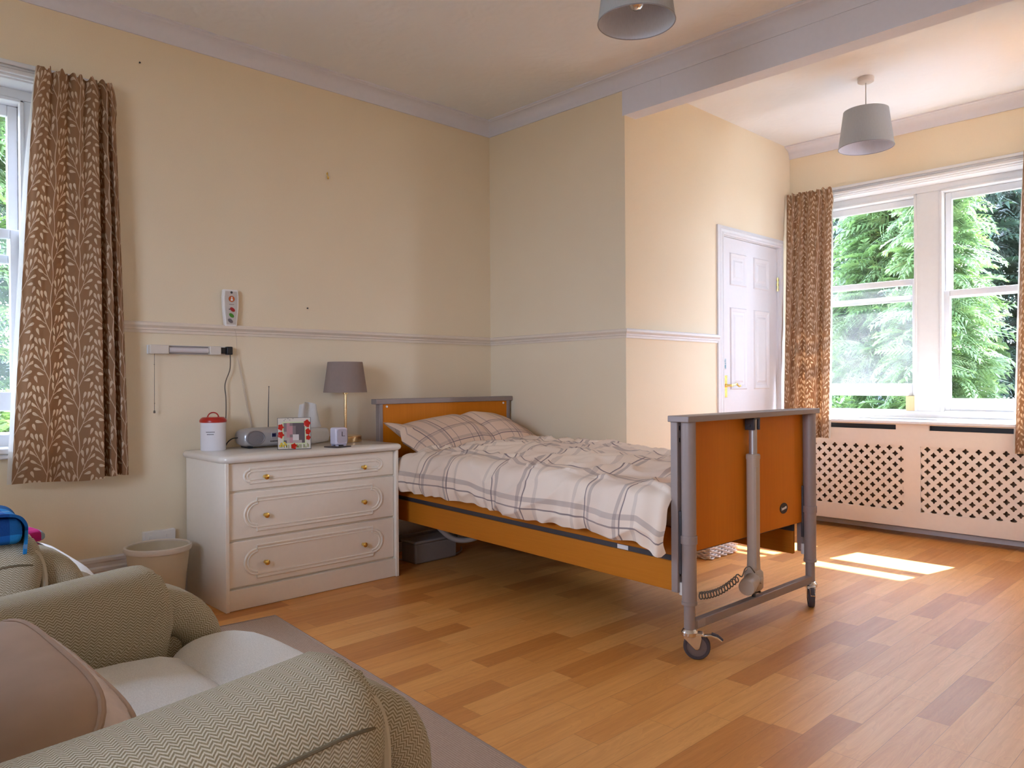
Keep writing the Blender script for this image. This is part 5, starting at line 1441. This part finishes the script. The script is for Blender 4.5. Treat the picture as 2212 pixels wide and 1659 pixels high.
# ------------------------------------------------------------------ trees outside
import numpy as np
def frond(kind, rng):
    """one spray: list of triangles in local coords (x along the spray, z up)"""
    V = []; F = []
    def tri(p, q, r): F.append((len(V), len(V) + 1, len(V) + 2)); V.extend((p, q, r))
    if kind == 'conifer':
        n = 9
        for i in range(n):
            t = i / n; x = t * 0.95; dz = -0.55 * t * t
            L = 0.36 * (1 - t) ** 0.7 + 0.07
            for s in (-1, 1):
                ax, ay = x + L * 0.72, s * L * 0.75
                z2 = dz - 0.10 - 0.3 * t * 0.3
                tri((x, 0, dz), (x + 0.10, 0, dz - 0.03), (ax, ay, z2))
                tri((x + L * 0.3, s * L * 0.3, dz - 0.03), (x + L * 0.42, s * L * 0.36, dz - 0.05), (x + L * 0.75, s * L * 0.22, dz - 0.12))
                tri((x + L * 0.45, s * L * 0.48, dz - 0.06), (x + L * 0.57, s * L * 0.56, dz - 0.07), (x + L * 0.98, s * L * 0.45, dz - 0.16))
        tri((0, -0.02, 0), (0, 0.02, 0), (1.0, 0, -0.6))
    else:
        for i in range(7):
            a = i * 2.4; t = 0.25 + 0.7 * i / 7; L = 0.36; W = 0.115
            c, s = cos(a), sin(a)
            bx_, by_, bz_ = t * 0.4, 0, 0.1 * t
            tip = (bx_ + L * (0.5 + 0.5 * c), L * s, bz_ + 0.18 * sin(a * 1.7)); m_ = ((bx_ + tip[0]) / 2, (by_ + tip[1]) / 2, (bz_ + tip[2]) / 2 + 0.03)
            sx, sy = -s * W, c * W
            tri((bx_, by_, bz_), (m_[0] + sx, m_[1] + sy, m_[2]), tip); tri((bx_, by_, bz_), tip, (m_[0] - sx, m_[1] - sy, m_[2]))
    return np.array(V), np.array(F)
def tree(name, label, loc, rad, h, count, size, kind, mat, seed, grp=None, shape='cone'):
    rng = np.random.default_rng(seed)
    root = thing(name, label, 'tree' if kind == 'conifer' else 'shrub', loc, 0, grp)
    V, F = frond(kind, rng); nv = len(V); nf = len(F)
    az = rng.uniform(0, 2 * pi, count); hh = rng.uniform(0.02, 1, count)
    if shape == 'column': R_ = rad * (1.05 - 0.35 * hh ** 3) * rng.uniform(0.5, 1.0, count) ** 0.5
    elif shape == 'cone': R_ = rad * (1 - 0.75 * hh ** 1.6) * rng.uniform(0.55, 1.0, count) ** 0.5
    else: R_ = rad * np.sqrt(np.maximum(0.05, 1 - (hh * 2 - 1) ** 2 * 0.9)) * rng.uniform(0.45, 1.0, count) ** 0.5
    lump = 0.82 + 0.26 * np.sin(az * 3 + hh * 9 + seed) * np.sin(hh * 13 + az * 2)
    R_ = R_ * lump
    px, py, pz = R_ * np.cos(az), R_ * np.sin(az), 0.05 + hh * h
    yaw = az + rng.normal(0, 0.5, count); pitch = rng.normal(0.15, 0.35, count); roll = rng.normal(0, 0.5, count)
    sc = size * rng.uniform(0.7, 1.25, count)
    cy, sy, cp, sp, cr_, sr = np.cos(yaw), np.sin(yaw), np.cos(pitch), np.sin(pitch), np.cos(roll), np.sin(roll)
    x, y, z = V[:, 0][None], V[:, 1][None], V[:, 2][None]
    y2 = y * cr_[:, None] - z * sr[:, None]; z2 = y * sr[:, None] + z * cr_[:, None]
    x3 = x * cp[:, None] - z2 * sp[:, None] * -1 * -1; z3 = x * sp[:, None] + z2 * cp[:, None]
    X = (x3 * cy[:, None] - y2 * sy[:, None]) * sc[:, None] + px[:, None]; Y = (x3 * sy[:, None] + y2 * cy[:, None]) * sc[:, None] + py[:, None]; Z = z3 * sc[:, None] + pz[:, None]
    co = np.stack([X, Y, np.maximum(Z, 0.01)], -1).reshape(-1, 3)
    fa = (F[None] + (np.arange(count) * nv)[:, None, None]).reshape(-1, 3)
    me = bpy.data.meshes.new('foliage'); me.vertices.add(len(co)); me.vertices.foreach_set('co', co.ravel())
    me.loops.add(fa.size); me.loops.foreach_set('vertex_index', fa.ravel().astype(np.int32))
    me.polygons.add(len(fa)); me.polygons.foreach_set('loop_start', np.arange(0, fa.size, 3, dtype=np.int32))
    me.update(calc_edges=True); me.validate()
    me.materials.append(mat); o = bpy.data.objects.new('foliage', me); COL.objects.link(o); o.parent = root
    mb = MB(); mb.tube([(0, 0, 0), (0.02, 0.01, h * 0.5), (0, 0, h * 0.96)], [0.09, 0.06, 0.015], 10); mb.build('trunk', M['bark'], root)
    return root
Lg = m_leaf('fresh_conifer_green', (0.05, 0.10, 0.04, 1), (0.16, 0.25, 0.10, 1), 0.32)
Dg = m_leaf('dark_conifer_green', (0.022, 0.045, 0.032, 1), (0.07, 0.115, 0.08, 1), 0.2)
Sg = m_leaf('glossy_shrub_green', (0.055, 0.10, 0.06, 1), (0.16, 0.21, 0.13, 1), 0.22)
G = -0.5
tree('conifer', 'bright feathery conifer filling the near sash window of the bay', (0.62, 5.75, G), 0.95, 3.9, 1700, 0.40, 'conifer', Lg, 3)
tree('conifer', 'paler conifer leaning into the view between the two bay sashes', (1.40, 4.55, G), 0.42, 3.5, 800, 0.30, 'conifer', Lg, 5)
tree('shrub', 'broad-leaved glossy shrub beyond the bright conifer', (2.55, 6.5, G), 0.85, 3.7, 1500, 0.24, 'leaf', Sg, 8, shape='ball')
for (x, y, r, h, s, lab) in ((-5.2, 9.0, 1.3, 4.7, 10, 'dark hedge conifer at the left end of the garden row'), (-2.5, 9.0, 1.3, 4.7, 11, 'dark hedge conifer behind the bay curtain by the door'), (0.2, 9.0, 1.3, 4.8, 12, 'dark hedge conifer directly behind the bright feathery one'),
                             (2.9, 9.0, 1.3, 4.7, 13, 'dark hedge conifer directly behind the broad-leaved shrub'), (5.6, 9.0, 1.3, 4.7, 17, 'dark hedge conifer at the right end of the garden row')):
    tree('conifer', lab, (x, y, G), r, h, 1500, 0.60, 'conifer', Dg, s, shape='column')
tree('shrub', 'low leafy shrub under the raised bay sash', (0.55, 4.05, G), 0.45, 1.25, 500, 0.17, 'leaf', Lg, 18, shape='ball')
tree('conifer', 'green conifer outside the window beside the patterned curtain', (-2.7, -2.55, G), 0.8, 4.0, 1100, 0.36, 'conifer', Lg, 21)
tree('conifer', 'dark conifer behind the green one outside the left window', (-5.0, -2.2, G), 1.1, 5.0, 700, 0.5, 'conifer', Dg, 22)
tree('conifer', 'lower conifer farther along outside the left window', (-6.2, -4.3, G), 0.95, 3.5, 700, 0.45, 'conifer', Dg, 24)
tree('conifer', 'lowest conifer at the far end outside the left window', (-6.2, -6.6, G), 0.95, 3.2, 700, 0.45, 'conifer', Lg, 25)
tree('shrub', 'low bright shrub under the left window outside', (-1.2, -2.8, G), 0.36, 1.5, 450, 0.16, 'leaf', Lg, 23, shape='ball')

# ------------------------------------------------------------------ light
w = bpy.data.worlds.new('daylight'); scene.world = w; w.use_nodes = True
bg = w.node_tree.nodes['Background']; bg.inputs[0].default_value = (0.76, 0.90, 1.22, 1); bg.inputs[1].default_value = SKY
sun = bpy.data.lights.new('sun', 'SUN'); sun.energy = SUN; sun.angle = radians(0.6); sun.color = (1.0, 0.98, 0.95)
so_ = bpy.data.objects.new('sun', sun); COL.objects.link(so_)
so_.rotation_euler = Vector((-0.2, -1.0, -1.16)).to_track_quat('-Z', 'Y').to_euler(); so_.location = (4, 12, 12)
def portal(name, loc, rot, sx, sy):
    l = bpy.data.lights.new(name, 'AREA'); l.shape = 'RECTANGLE'; l.size = sx; l.size_y = sy; l.cycles.is_portal = True
    o = bpy.data.objects.new(name, l); COL.objects.link(o); o.location = loc; o.rotation_euler = rot
portal('window_daylight_bay', ((WD[0] + WD[1]) / 2, YD + 0.30, 1.55), (radians(-90), 0, 0), WD[1] - WD[0], 1.7)
portal('window_daylight_left', (-0.30, (WA[0] + WA[1]) / 2, 1.55), (radians(-90), 0, radians(90)), WA[1] - WA[0], 1.7)
portal('added_window_rear_portal', ((WF[0] + WF[1]) / 2, YF - 0.25, 1.6), (radians(90), 0, 0), WF[1] - WF[0], 1.6)  # portal of the added window behind the camera

portal('added_window_side_portal', (XB + 0.22, (WB[0] + WB[1]) / 2, 1.58), (radians(90), 0, radians(90)), WB[1] - WB[0], 1.6)  # portal of the added bay side window

# ------------------------------------------------------------------ camera
cam = bpy.data.cameras.new('camera'); co_ = bpy.data.objects.new('camera', cam); COL.objects.link(co_)
cam.sensor_fit = 'HORIZONTAL'; cam.sensor_width = 36.0; cam.lens = 36.0 * 1636.66 / 2212.0; cam.clip_start = 0.05; cam.clip_end = 200
yaw, pit, rol = 0.8074, -0.0030, -0.0066
fw = Vector((-sin(yaw) * cos(pit), cos(yaw) * cos(pit), sin(pit))); rt = Vector((cos(yaw), sin(yaw), 0)); up = rt.cross(fw)
r2 = rt * cos(rol) + up * sin(rol); u2 = -rt * sin(rol) + up * cos(rol)
co_.matrix_world = Matrix(((r2.x, u2.x, -fw.x, 3.8133), (r2.y, u2.y, -fw.y, -3.4511), (r2.z, u2.z, -fw.z, 1.0294), (0, 0, 0, 1)))
scene.camera = co_
vs_ = scene.view_settings; vs_.view_transform = 'Standard'; vs_.look = 'None'; vs_.gamma = 1.0; vs_.exposure = EXPO; vs_.use_curve_mapping = False
scene.cycles.use_denoising = True; scene.cycles.max_bounces = 10; scene.cycles.diffuse_bounces = 6; scene.cycles.glossy_bounces = 4; scene.cycles.transparent_max_bounces = 12; scene.cycles.transmission_bounces = 6
scene.cycles.sample_clamp_indirect = 8.0; scene.cycles.caustics_reflective = False; scene.cycles.caustics_refractive = False
